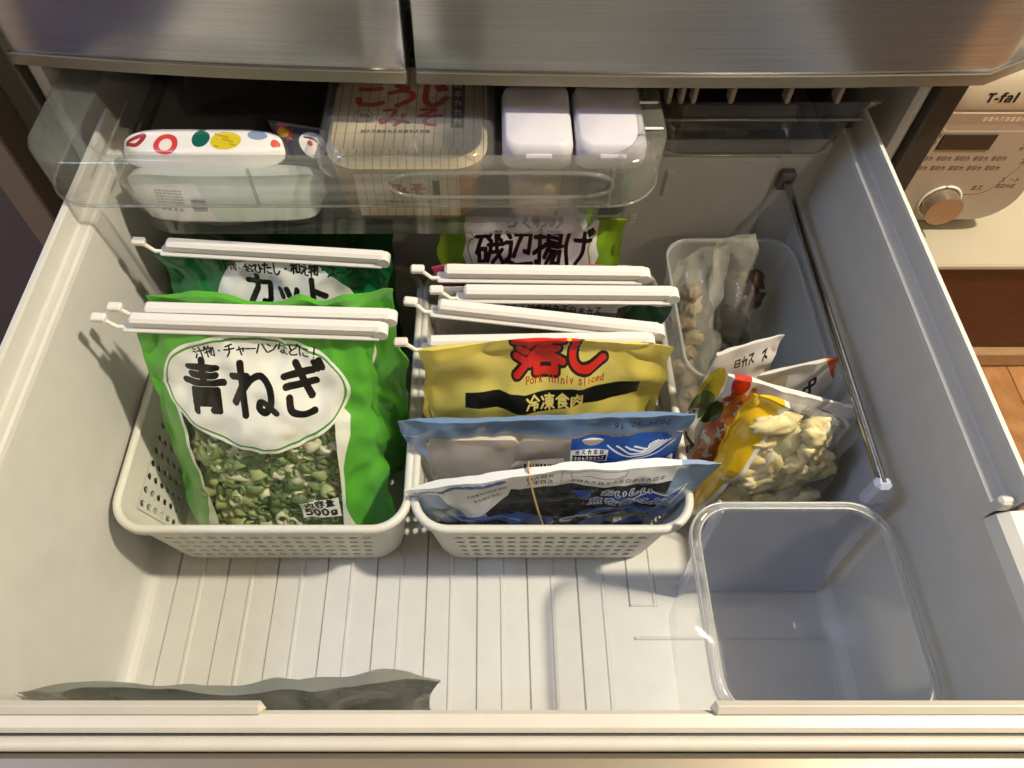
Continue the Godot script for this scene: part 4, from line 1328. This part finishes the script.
	bag("fried_food_bag", "white backed bag with orange fried food print behind the yellow bag", Vector3(0.181, 0.184, -0.3130), Vector3(0.297, 0.153, -0.3000), Vector3(0.174, 0.012, -0.3050), Vector3(0.288, 0.012, -0.2960), 0.014, printed(op, 0.25), {"seed": 101, "wrinkle": 0.004, "top": 0.25, "pinch": 1.0})
	# yellow and clear bag of pale pieces
	var pp := Tx.new(640, 768, Color(0.80, 0.80, 0.76, 0.16), self)
	pp.poly([Vector2(0, 0), Vector2(190, 0), Vector2(150, 200), Vector2(30, 768), Vector2(0, 768)], Color(0.88, 0.72, 0.06, 0.97))
	pp.poly([Vector2(190, 0), Vector2(214, 0), Vector2(172, 200), Vector2(52, 768), Vector2(30, 768), Vector2(150, 200)], Color(0.90, 0.90, 0.86, 0.9))
	pp.poly([Vector2(400, 560), Vector2(560, 600), Vector2(500, 768), Vector2(360, 768)], Color(0.88, 0.72, 0.06, 0.97))
	pp.poly([Vector2(520, 230), Vector2(590, 220), Vector2(600, 300), Vector2(530, 310)], Color(0.88, 0.88, 0.88, 0.9))
	bag("dumpling_bag", "clear bag with yellow side band holding pale yellow pieces", Vector3(0.191, 0.194, -0.2900), Vector3(0.284, 0.162, -0.2780), Vector3(0.168, 0.020, -0.2640), Vector3(0.280, 0.020, -0.2540), 0.034, printed(pp, 0.22, true), {"seed": 103, "wrinkle": 0.0045, "top": 0.3, "pinch": 1.0, "nu": 50, "ns": 50})
	var pc := [mat(Color(0.88, 0.83, 0.62), 0.5), mat(Color(0.91, 0.87, 0.70), 0.5), mat(Color(0.86, 0.79, 0.54), 0.5)]
	rng.seed = 15
	var meshes := []
	for i in 5:
		meshes.append(lump(Vector3(0.019, 0.0095, 0.0070), 400 + i, 0.22, 12))
	for i in 70:
		var u := rng.randf_range(0.26, 0.82)
		var s := rng.randf_range(0.06, 0.88)
		var p := Vector3(0.168, 0.020, -0.2640).lerp(Vector3(0.280, 0.020, -0.2540), u).lerp(Vector3(0.191, 0.194, -0.2900).lerp(Vector3(0.284, 0.162, -0.2780), u), s)
		p.z += rng.randf_range(-0.004, 0.003)
		var o := single("frozen_dumpling", meshes[i % 5], pc[i % 3], "pale yellow frozen piece inside the clear bag with yellow band", "food", p, "pale yellow pieces in the bag")
		o.rotation = Vector3(rng.randf_range(-0.3, 0.3), rng.randf_range(-0.3, 0.3), rng.randf() * TAU)

func clear_box() -> void:
	var cx := 0.2110
	var cz := -0.1455
	var t := thing("clear_box", "empty square clear plastic box at the front right of the drawer", "container", Vector3(cx, 0.0025, cz))
	var b := Mb.new()
	b.smooth(1)
	b.loft([Mb.rr(0, 0.004, 0.050, 0.048, 0.020, 0.0), Mb.rr(0, 0.004, 0.0555, 0.0535, 0.022, 0.003), Mb.rr(0, 0.003, 0.057, 0.055, 0.022, 0.010), Mb.rr(0, 0, 0.0645, 0.0675, 0.024, 0.160)], false, true)
	part("body", b.mesh(), M.clear, t)
	var r := Mb.new()
	r.smooth(1)
	r.loft([Mb.rr(0, 0, 0.0640, 0.0670, 0.024, 0.158), Mb.rr(0, 0, 0.0655, 0.0685, 0.025, 0.1625), Mb.rr(0, 0, 0.0685, 0.0715, 0.027, 0.1625), Mb.rr(0, 0, 0.0695, 0.0725, 0.027, 0.160), Mb.rr(0, 0, 0.0695, 0.0725, 0.027, 0.154)])
	part("rim", r.mesh(), M.clear_rim, t)
	var bd := Mb.new()
	bd.smooth(1)
	for e in [[0.0648, 0.0678, 0.0245, 0.1615, 0.0008], [0.0697, 0.0727, 0.027, 0.1595, 0.0011], [0.0697, 0.0727, 0.027, 0.1545, 0.0008]]:
		var lp: Array = Mb.rr(0, 0, e[0], e[1], e[2], e[3], 8)
		lp.append(lp[0])
		bd.tube(lp, e[4], 6, false)
	part("rim_bead", bd.mesh(), M.milky, t)
	# grey plastic bag lying along the front wall
	bag("plastic_bag", "grey translucent plastic bag lying along the front wall of the drawer", Vector3(-0.3005, 0.150, -0.094), Vector3(-0.031, 0.160, -0.098), Vector3(-0.292, 0.016, -0.085), Vector3(-0.038, 0.004, -0.085), 0.016, M.film_grey, {"seed": 109, "wrinkle": 0.006, "top": 0.3, "jag": 0.014, "nu": 60, "ns": 30, "pinch": 1.0, "freq": 0.1})

func upper_tray() -> void:
	var t := thing("sliding_tray", "clear plastic sliding tray with finger grip under the fridge doors", "tray", Vector3(-0.098, 0.208, -0.615))
	var o := Vector3(0.098, -0.208, 0.615)
	var sec := func(x0: float, x1: float, z0: float, z1: float, r: float, y: float) -> Array:
		return Mb.rr((x0 + x1) / 2 + o.x, (z0 + z1) / 2 + o.z, (x1 - x0) / 2, (z1 - z0) / 2, r, y + o.y, 8)
	var b := Mb.new()
	b.smooth(1)
	b.loft([sec.call(-0.276, 0.090, -0.80, -0.438, 0.030, 0.2075), sec.call(-0.282, 0.096, -0.806, -0.4315, 0.034, 0.2110), sec.call(-0.294, 0.112, -0.812, -0.428, 0.036, 0.2860), sec.call(-0.297, 0.115, -0.815, -0.426, 0.036, 0.2950)], false, true)
	part("body", b.mesh(), M.tray_clear, t)
	var r := Mb.new()
	r.smooth(1)
	r.loft([sec.call(-0.297, 0.115, -0.815, -0.426, 0.036, 0.2950), sec.call(-0.330, 0.130, -0.825, -0.4175, 0.036, 0.2965), sec.call(-0.333, 0.132, -0.828, -0.4150, 0.038, 0.2945), sec.call(-0.331, 0.131, -0.827, -0.4140, 0.038, 0.2580)])
	part("rim", r.mesh(), M.tray_rim, t)
	var e := Mb.new()
	e.smooth(1)
	var ed: Array = sec.call(-0.331, 0.131, -0.827, -0.4140, 0.038, 0.2575)
	ed.append(ed[0])
	e.tube(ed, 0.0012, 6, false)
	part("bottom_bead", e.mesh(), M.tray_rim, t)
	var h := Mb.new()
	h.smooth(1)
	var loop := []
	for k in 41:
		var a := TAU * k / 40.0
		var xx := signf(cos(a)) * pow(absf(cos(a)), 0.28) * 0.080
		loop.append(Vector3(0.011 + xx + o.x, 0.279 + sin(a) * 0.0115 + o.y, -0.4125 + o.z))
	h.tube(loop, 0.0016, 6, false)
	part("finger_grip", h.mesh(), M.tray_rim, t)
	for x in [-0.168, 0.090]:
		var rb := Mb.new()
		rb.box(Vector3(x, 0.276, -0.4135) + o, Vector3(0.0022, 0.034, 0.0024), 0.0006)
		part("front_rib", rb.mesh(), M.tray_rim, t)
	for i in 3:
		var rb := Mb.new()
		rb.box(Vector3(0.122, 0.2972, -0.452 - i * 0.03) + o, Vector3(0.014, 0.0016, 0.0022), 0.0005)
		part("rim_rib", rb.mesh(), M.white_trim, t)
	for i in 2:
		var rb := Mb.new()
		rb.tube([Vector3(-0.290 + i * 0.004, 0.270 - i * 0.02, -0.52) + o, Vector3(-0.290 + i * 0.004, 0.270 - i * 0.02, -0.455) + o], 0.0012, 6)
		part("side_rib", rb.mesh(), M.tray_rim, t)
	# pale bag with label below the patterned one
	var lp := Tx.new(768, 384, Color(0.76, 0.80, 0.77), self)
	var k := Color(0.25, 0.26, 0.28)
	lp.poly([Vector2(20, 96), Vector2(280, 60), Vector2(330, 360), Vector2(60, 380)], Color(0.86, 0.86, 0.86))
	for i in 5:
		lp.text("%#*&%#*", 110, 120 + i * 22, 14, 14, 16, 1.1, k, -0.02)
	lp.text("%#8*", 110, 260, 20, 26, 26, 1.6, k)
	for i in 12:
		lp.rect(246, 180 + i * 9, 306, 180 + i * 9 + (i * 5) % 6 + 2, k)
	bag("pale_bag", "pale greenish white bag with printed label lying in the clear tray", Vector3(-0.288, 0.250, -0.462), Vector3(-0.124, 0.250, -0.462), Vector3(-0.278, 0.2130, -0.4500), Vector3(-0.132, 0.2130, -0.4500), 0.028, printed(lp, 0.5), {"seed": 113, "wrinkle": 0.001, "top": 0.8, "bottom": 0.8, "fin": 0.0, "rounded": 16.0})
	# patterned oblong pouches
	var vp := Tx.new(768, 256, Color(0.90, 0.89, 0.88), self)
	vp.line(Tx.curve([Vector2(40, 40), Vector2(120, 20), Vector2(90, 70), Vector2(40, 60)]), 12, Color(0.62, 0.16, 0.12))
	vp.disc(230, 70, 56, 52, Color(0.80, 0.26, 0.24))
	vp.disc(230, 70, 30, 28, Color(0.92, 0.86, 0.84))
	vp.disc(385, 40, 40, 40, Color(0.05, 0.36, 0.30))
	vp.disc(500, 50, 70, 44, Color(0.82, 0.74, 0.18))
	for i in 16:
		vp.disc(450 + (i * 37) % 100, 20 + (i * 23) % 66, 5, 5, Color(0.70, 0.56, 0.10))
	vp.disc(640, 20, 44, 26, Color(0.50, 0.58, 0.70))
	vp.disc(720, 60, 20, 30, Color(0.80, 0.30, 0.24))
	bag("patterned_pouch", "white pouch with red, teal and yellow vegetable print in the clear tray", Vector3(-0.290, 0.266, -0.490), Vector3(-0.158, 0.266, -0.490), Vector3(-0.290, 0.238, -0.476), Vector3(-0.158, 0.238, -0.476), 0.036, printed(vp, 0.4), {"seed": 127, "wrinkle": 0.0006, "top": 0.15, "bottom": 0.1, "fin": 0.0, "pinch": 1.0, "rounded": 6.0})
	var vq := Tx.new(512, 256, Color(0.22, 0.22, 0.24), self)
	vq.disc(120, 60, 60, 40, Color(0.70, 0.52, 0.12))
	vq.line(Tx.curve([Vector2(60, 60), Vector2(120, 20), Vector2(200, 60), Vector2(150, 120)]), 12, Color(0.55, 0.16, 0.12))
	vq.disc(360, 130, 110, 90, Color(0.82, 0.81, 0.80))
	vq.disc(340, 120, 22, 18, Color(0.75, 0.18, 0.14))
	vq.line(Tx.curve([Vector2(300, 80), Vector2(380, 90), Vector2(430, 150)]), 5, Color(0.15, 0.15, 0.2))
	bag("patterned_pouch", "smaller dark patterned pouch with white round motif beside the miso tub", Vector3(-0.176, 0.264, -0.505), Vector3(-0.124, 0.258, -0.500), Vector3(-0.164, 0.240, -0.484), Vector3(-0.122, 0.240, -0.480), 0.034, printed(vq, 0.45), {"seed": 131, "wrinkle": 0.002, "top": 0.5, "fin": 0.0, "pinch": 1.0})
	var bk := Mb.new()
	bk.smooth(1)
	bk.loft([Mb.rr(0, 0, 0.066, 0.06, 0.02, 0.0), Mb.rr(0, 0, 0.070, 0.064, 0.022, 0.060), Mb.rr(0, 0, 0.074, 0.068, 0.022, 0.061)], false, true)
	single("smoked_box", bk.mesh(), M.smoke, "dark see-through box at the back of the clear tray", "container", Vector3(-0.205, 0.213, -0.64))
	var mp := Mb.new()
	mp.loft([Mb.rr(0, 0, 0.06, 0.045, 0.008, 0.0), Mb.rr(0, 0, 0.062, 0.047, 0.008, 0.004), Mb.rr(0, 0, 0.06, 0.045, 0.008, 0.018)], false, true, true)
	single("meat_pack", mp.mesh(), plastic(Color(0.36, 0.10, 0.06), 0.4, 0.08, 61, 30.0), "dark red pack lying on the smoked box at the back", "food pack", Vector3(-0.205, 0.2755, -0.64))
	miso_tub()
	lidded(Vector3(0.0385, 0.2125, -0.4785), M.rice, "white lidded container of beige rice in the clear tray", "beige frozen rice filling the white lidded container", Color(0.78, 0.71, 0.58))
	lidded(Vector3(0.0930, 0.2125, -0.4785), M.greens, "white lidded container of chopped greens at the tray's end", "chopped dark green leaves filling the white lidded container", Color(0.22, 0.32, 0.20))

func miso_tub() -> void:
	var t := thing("miso_tub", "miso tub with clear lid and red brush lettering over lattice paper", "tub", Vector3(-0.0605, 0.2125, -0.4985))
	var b := Mb.new()
	b.smooth(1)
	b.loft([Mb.rr(0, 0, 0.050, 0.050, 0.02, 0.0), Mb.rr(0, 0, 0.054, 0.054, 0.022, 0.004), Mb.rr(0, 0, 0.0600, 0.0585, 0.024, 0.058)], false, true)
	part("body", b.mesh(), plastic(Color(0.66, 0.48, 0.30), 0.4, 0.03, 63, 14.0), t)
	var lt := Tx.new(512, 512, Color(0.74, 0.70, 0.62), self)
	for i in 17:
		lt.rect(i * 31, 0, i * 31 + 3, 512, Color(0.50, 0.38, 0.20))
		if i % 3 == 0:
			lt.rect(0, i * 31, 512, i * 31 + 2, Color(0.58, 0.46, 0.28))
	lt.rect(0, 450, 512, 512, Color(0.82, 0.76, 0.58))
	for i in 20:
		lt.rect(i * 26, 450, i * 26 + 3, 512, Color(0.56, 0.38, 0.12))
	lt.rect(0, 480, 512, 483, Color(0.56, 0.38, 0.12))
	var red := Color(0.62, 0.06, 0.05)
	for i in 3:
		lt.glyph("こうじ"[i], 70 + i * 104, 120, 110, 116, 11.0, red)
	for i in 2:
		lt.glyph("みそ"[i], 160 + i * 110, 244, 100, 92, 7.0, red)
	lt.rect(394, 90, 436, 346, Color(0.06, 0.06, 0.09))
	for i in 5:
		lt.glyph("%#*塩の"[i] if i < 3 else "*", 400, 104 + i * 48, 28, 32, 2.0, Color(0.75, 0.75, 0.72))
	lt.text("%&*#%*&%#*&%#", 110, 356, 15, 15, 17, 1.6, Color(0.12, 0.10, 0.08))
	lt.line(Tx.curve([Vector2(84, 270), Vector2(110, 252), Vector2(138, 270), Vector2(138, 302), Vector2(110, 318), Vector2(84, 302), Vector2(84, 270)]), 1.2, Color(0.25, 0.2, 0.12))
	lt.text("750g", 88, 274, 11, 20, 12, 1.6, Color(0.15, 0.12, 0.1))
	var pl := Mb.new()
	var edge := Mb.rr(0, 0, 0.0615, 0.0595, 0.026, 0.0, 8)
	for i in edge.size():
		var e0: Vector3 = edge[i]
		var e1: Vector3 = edge[(i + 1) % edge.size()]
		var uv := func(p: Vector3) -> Vector2:
			return Vector2(0.5 + p.x / 0.124, 0.5 + p.z / 0.120)
		# flat top, then a turned down border
		var i0 := e0 * 0.93 + Vector3(0, 0.0655, 0)
		var i1 := e1 * 0.93 + Vector3(0, 0.0655, 0)
		pl.tri(Vector3(0, 0.0655, 0), i0, i1, Vector2(0.5, 0.5), uv.call(i0), uv.call(i1))
		pl.quad(e0 + Vector3(0, 0.0585, 0), i0, i1, e1 + Vector3(0, 0.0585, 0), uv.call(e0), uv.call(i0), uv.call(i1), uv.call(e1))
	part("lattice_paper", pl.mesh(), printed(lt, 0.6), t)
	var lid := Mb.new()
	lid.smooth(1)
	lid.loft([Mb.rr(0, 0, 0.0660, 0.065, 0.024, 0.054), Mb.rr(0, 0, 0.0685, 0.0670, 0.026, 0.0545), Mb.rr(0, 0, 0.0680, 0.0660, 0.026, 0.062), Mb.rr(0, 0, 0.0635, 0.0615, 0.026, 0.070), Mb.rr(0, 0, 0.058, 0.056, 0.024, 0.0720)], false, false, true)
	part("lid", lid.mesh(), mat(Color(0.80, 0.80, 0.78), 0.08, 0.0, 0.10), t)
	var ft := Tx.new(384, 256, Color(0.80, 0.76, 0.68), self)
	for i in 12:
		ft.rect(i * 34, 0, i * 34 + 3, 256, Color(0.58, 0.46, 0.28))
	ft.text("みそ", 130, 60, 64, 64, 68, 6.0, red)
	ft.rect(286, 40, 312, 130, Color(0.08, 0.08, 0.1))
	for i in 2:
		ft.text("%#*&%*#&%", 100, 160 + i * 30, 15, 18, 20, 1.5, Color(0.12, 0.10, 0.08))
	var fl := Mb.new()
	fl.quad(Vector3(-0.040, 0.008, 0.0556), Vector3(-0.040, 0.054, 0.0595), Vector3(0.040, 0.054, 0.0595), Vector3(0.040, 0.008, 0.0556))
	part("front_label", fl.mesh(), printed(ft, 0.5), t)

func lidded(at: Vector3, m: Material, label: String, inside: String, c: Color) -> void:
	var t := thing("lidded_container", label, "container", at, "white lidded containers")
	var b := Mb.new()
	b.smooth(1)
	b.loft([Mb.rr(0, 0, 0.0185, 0.032, 0.008, 0.0), Mb.rr(0, 0, 0.0205, 0.034, 0.009, 0.002), Mb.rr(0, 0, 0.0235, 0.036, 0.010, 0.062)], false, true)
	part("body", b.mesh(), M.clear, t)
	var l := Mb.new()
	l.smooth(1)
	l.loft([Mb.rr(0, 0, 0.0250, 0.0375, 0.010, 0.0575), Mb.rr(0, 0, 0.0262, 0.0385, 0.011, 0.058), Mb.rr(0, 0, 0.0262, 0.0385, 0.011, 0.071), Mb.rr(0, 0, 0.0245, 0.0365, 0.011, 0.0775), Mb.rr(0, 0, 0.0225, 0.034, 0.010, 0.0785)], false, false, true)
	var ld := part("lid", l.mesh(), M.lid, t)
	var tb := Mb.new()
	tb.box(Vector3(0, 0.0695, 0.0395), Vector3(0.020, 0.004, 0.004), 0.001)
	part("lid_tab", tb.mesh(), M.lid, ld)
	var f := Mb.new()
	f.smooth(1)
	f.loft([Mb.rr(0, 0, 0.0172, 0.030, 0.008, 0.0028), Mb.rr(0, 0, 0.0192, 0.0325, 0.008, 0.006), Mb.rr(0, 0, 0.0208, 0.0338, 0.009, 0.034), Mb.rr(0, 0, 0.0185, 0.031, 0.009, 0.038)], false, true, true)
	single("frozen_food", f.mesh(), plastic(c, 0.7, 0.10, 66, 60.0), inside, "food", at, "", "stuff")

func ice_tray() -> void:
	var t := thing("ice_bin", "smoky clear ice bin with ribbed front beside the sliding tray", "bin", Vector3(0.226, 0.230, -0.63))
	var o := Vector3(-0.226, -0.230, 0.63)
	var b := Mb.new()
	b.smooth(1)
	var sec := func(x0: float, x1: float, z1: float, r: float, y: float) -> Array:
		return Mb.rr((x0 + x1) / 2 + o.x, (z1 - 0.80) / 2 + o.z, (x1 - x0) / 2, (z1 + 0.80) / 2, r, y + o.y, 6)
	b.loft([sec.call(0.146, 0.284, -0.505, 0.016, 0.2325), sec.call(0.144, 0.288, -0.500, 0.018, 0.2345), sec.call(0.140, 0.298, -0.496, 0.018, 0.272), sec.call(0.137, 0.318, -0.492, 0.02, 0.2900)], false, true)
	part("body", b.mesh(), M.smoke, t)
	var r := Mb.new()
	r.smooth(1)
	for y in [[0.234, -0.4985, 0.146, 0.286], [0.272, -0.4945, 0.140, 0.296]]:
		r.tube([Vector3(y[2], y[0], y[1]) + o, Vector3(y[3], y[0], y[1]) + o], 0.0011, 6)
	part("edge_bead", r.mesh(), M.tray_rim, t)
	var mk := thing("ice_maker", "grey ribbed ice maker block inside the smoky ice bin", "ice maker", Vector3(0.226, 0.288, -0.585))
	part("housing", box_mesh(Vector3(0.166, 0.024, 0.14), 0.004), M.maker, mk, Vector3(0, 0.0, -0.01))
	for x in [-0.080, -0.070, -0.060, -0.030, 0.015, 0.055]:
		part("rib", box_mesh(Vector3(0.004, 0.028, 0.012), 0.001), M.maker, mk, Vector3(x, -0.003, 0.064))
	single("ice_scoop", box_mesh(Vector3(0.105, 0.024, 0.05), 0.006), mat(Color(0.16, 0.15, 0.14), 0.4), "dark grey scoop lying in the smoky ice bin", "scoop", Vector3(0.208, 0.250, -0.545))

func cooker() -> void:
	# low counter on the right
	var c := thing("low_counter", "low cream topped counter with dark wooden front panel on the right", "counter", Vector3(0.99, -0.462, -0.97))
	var o := -c.position
	part("worktop", box_mesh(Vector3(1.12, 0.012, 0.46), 0.003), mat(Color(0.72, 0.69, 0.62), 0.3), c, Vector3(0.985, -0.206, -1.0) + o)
	var wp := Mb.new()
	wp.box(Vector3(0.985, -0.318, -1.005) + o, Vector3(1.10, 0.212, 0.45), 0.002)
	var dk := plastic(Color(0.30, 0.14, 0.075), 0.4, 0.05, 71, 4.0)
	dk.uv1_scale = Vector3(2, 26, 10)
	part("wood_panel", wp.mesh(), dk, c)
	part("kick_strip", box_mesh(Vector3(1.10, 0.036, 0.46), 0.002), plastic(Color(0.66, 0.52, 0.38), 0.5, 0.03, 72, 6.0), c, Vector3(0.985, -0.444, -0.995) + o)
	# multicooker
	var t := thing("multicooker", "beige electric multicooker with display and round silver knob", "cooker", Vector3(0.69, -0.20, -0.975))
	var body := Mb.new()
	body.smooth(1)
	body.loft([Mb.rr(0, 0, 0.105, 0.110, 0.055, 0.0, 8), Mb.rr(0, 0, 0.112, 0.118, 0.06, 0.010, 8), Mb.rr(0, 0, 0.122, 0.130, 0.07, 0.045, 8), Mb.rr(0, 0, 0.128, 0.135, 0.07, 0.085, 8), Mb.rr(0, 0, 0.130, 0.138, 0.07, 0.222, 8)], false, true, true)
	part("body", body.mesh(), M.cooker, t)
	var lid := Mb.new()
	lid.smooth(1)
	lid.loft([Mb.rr(0, 0, 0.130, 0.138, 0.07, 0.225, 8), Mb.rr(0, 0, 0.132, 0.140, 0.07, 0.229, 8), Mb.rr(0, 0, 0.1315, 0.1395, 0.07, 0.268, 8), Mb.rr(0, 0, 0.120, 0.128, 0.07, 0.288, 8), Mb.rr(0, 0, 0.08, 0.085, 0.06, 0.296, 8)], false, true, true)
	var ld := part("lid", lid.mesh(), M.cooker, t)
	var tm := TextMesh.new()
	tm.text = "T-fal"
	var sf := SystemFont.new()
	sf.font_names = PackedStringArray(["Droid Sans"])
	sf.font_weight = 700
	sf.font_italic = true
	tm.font = sf
	tm.font_size = 64
	tm.pixel_size = 0.00030
	tm.depth = 0.0008
	part("lettering", tm, M.black, ld, Vector3(-0.024, 0.2455, 0.1401))
	# control panel, slightly proud of the front
	var cp := Tx.new(640, 512, Color(0.62, 0.58, 0.53), self)
	cp.rect(0, 0, 640, 46, Color(0.60, 0.52, 0.46))
	cp.text("%#*&%#%*", 220, 12, 18, 20, 24, 1.6, Color(0.85, 0.78, 0.70))
	cp.line([Vector2(0, 52), Vector2(60, 52), Vector2(90, 74), Vector2(500, 74), Vector2(530, 52), Vector2(640, 52)], 3.0, Color(0.80, 0.74, 0.66))
	var k := Color(0.24, 0.21, 0.19)
	for i in 3:
		cp.glyph("%", 64 - i * 6, 84 + i * 30, 20, 20, 1.8, k)
		cp.glyph("*", 470, 84 + i * 30, 20, 20, 1.8, k)
	for j in 2:
		for i in 5:
			cp.text("#%*", 40 + i * 84, 186 + j * 46, 22, 24, 24, 2.0, k)
	cp.text("スタート", 490, 290, 22, 24, 22, 2.2, k)
	cp.text("#%*%", 490, 322, 20, 22, 22, 2.0, k)
	cp.text("&%*", 520, 200, 24, 26, 26, 2.2, k)
	cp.text("#&", 380, 330, 24, 26, 28, 2.2, k)
	cp.line(Tx.curve([Vector2(570, 130), Vector2(536, 230), Vector2(480, 340), Vector2(430, 372), Vector2(330, 378)]), 1.6, k)
	var pn := Mb.new()
	pn.smooth(-1)
	var ol := []
	for q in 4:
		var rad: float = [0.012, 0.012, 0.05, 0.05][q]
		for n in 9:
			var a := (q + n / 8.0) * PI / 2.0
			ol.append(Vector2([1, -1, -1, 1][q] * (0.098 - rad) + cos(a) * rad, 0.126 + [1, 1, -1, -1][q] * (0.095 - rad) + sin(a) * rad))
	for n in ol.size():
		var p0: Vector2 = ol[n]
		var p1: Vector2 = ol[(n + 1) % ol.size()]
		var uv := func(p: Vector2) -> Vector2:
			return Vector2(0.5 + p.x / 0.196, (0.221 - p.y) / 0.190)
		var z := 0.1395
		pn.tri(Vector3(0, 0.126, z), Vector3(p1.x, p1.y, z), Vector3(p0.x, p0.y, z), uv.call(Vector2(0, 0.126)), uv.call(p1), uv.call(p0))
		pn.quad(Vector3(p0.x, p0.y, 0.130), Vector3(p0.x, p0.y, z), Vector3(p1.x, p1.y, z), Vector3(p1.x, p1.y, 0.130), uv.call(p0), uv.call(p0), uv.call(p1), uv.call(p1))
	var pnl := part("control_panel", pn.mesh(), printed(cp, 0.4), t)
	part("display", box_mesh(Vector3(0.074, 0.026, 0.002), 0.001), mat(Color(0.20, 0.16, 0.14), 0.25), pnl, Vector3(-0.033, 0.176, 0.1404))
	var kb := Mb.new()
	kb.smooth(1)
	kb.tube([Vector3(0, 0, 0), Vector3(0, 0, 0.012), Vector3(0, 0, 0.024)], 0.0255, 32)
	var kn := part("knob", kb.mesh(), M.knob, t, Vector3(-0.016, 0.068, 0.1385))
	var kr := Mb.new()
	kr.smooth(1)
	var cr := []
	for q in 33:
		cr.append(Vector3(cos(TAU * q / 32) * 0.0285, sin(TAU * q / 32) * 0.0285, 0.0015))
	kr.tube(cr, 0.0022, 6, false)
	part("knob_ring", kr.mesh(), M.white_trim, kn)

func _ready() -> void:
	setup()
	materials()
	M.lid = mat(Color(0.80, 0.79, 0.83), 0.45)
	M.rice = mat(Color(0.8, 0.72, 0.6), 0.6)
	M.greens = mat(Color(0.2, 0.3, 0.2), 0.6)
	M.maker = mat(Color(0.66, 0.62, 0.56), 0.5)
	M.cooker = plastic(Color(0.76, 0.71, 0.64), 0.35, 0.01, 81, 5.0)
	M.knob = mat(Color(0.70, 0.64, 0.58), 0.3, 0.8)
	room()
	fridge()
	drawer()
	basket(-0.1775, 0.1140, "white slotted basket holding the green vegetable bags")
	basket(0.0525, 0.1080, "white slotted basket in the middle holding yellow and blue bags")
	clear_box()
	upper_tray()
	ice_tray()
	cooker()
	onion_bags()
	right_bags()
	side_pile()
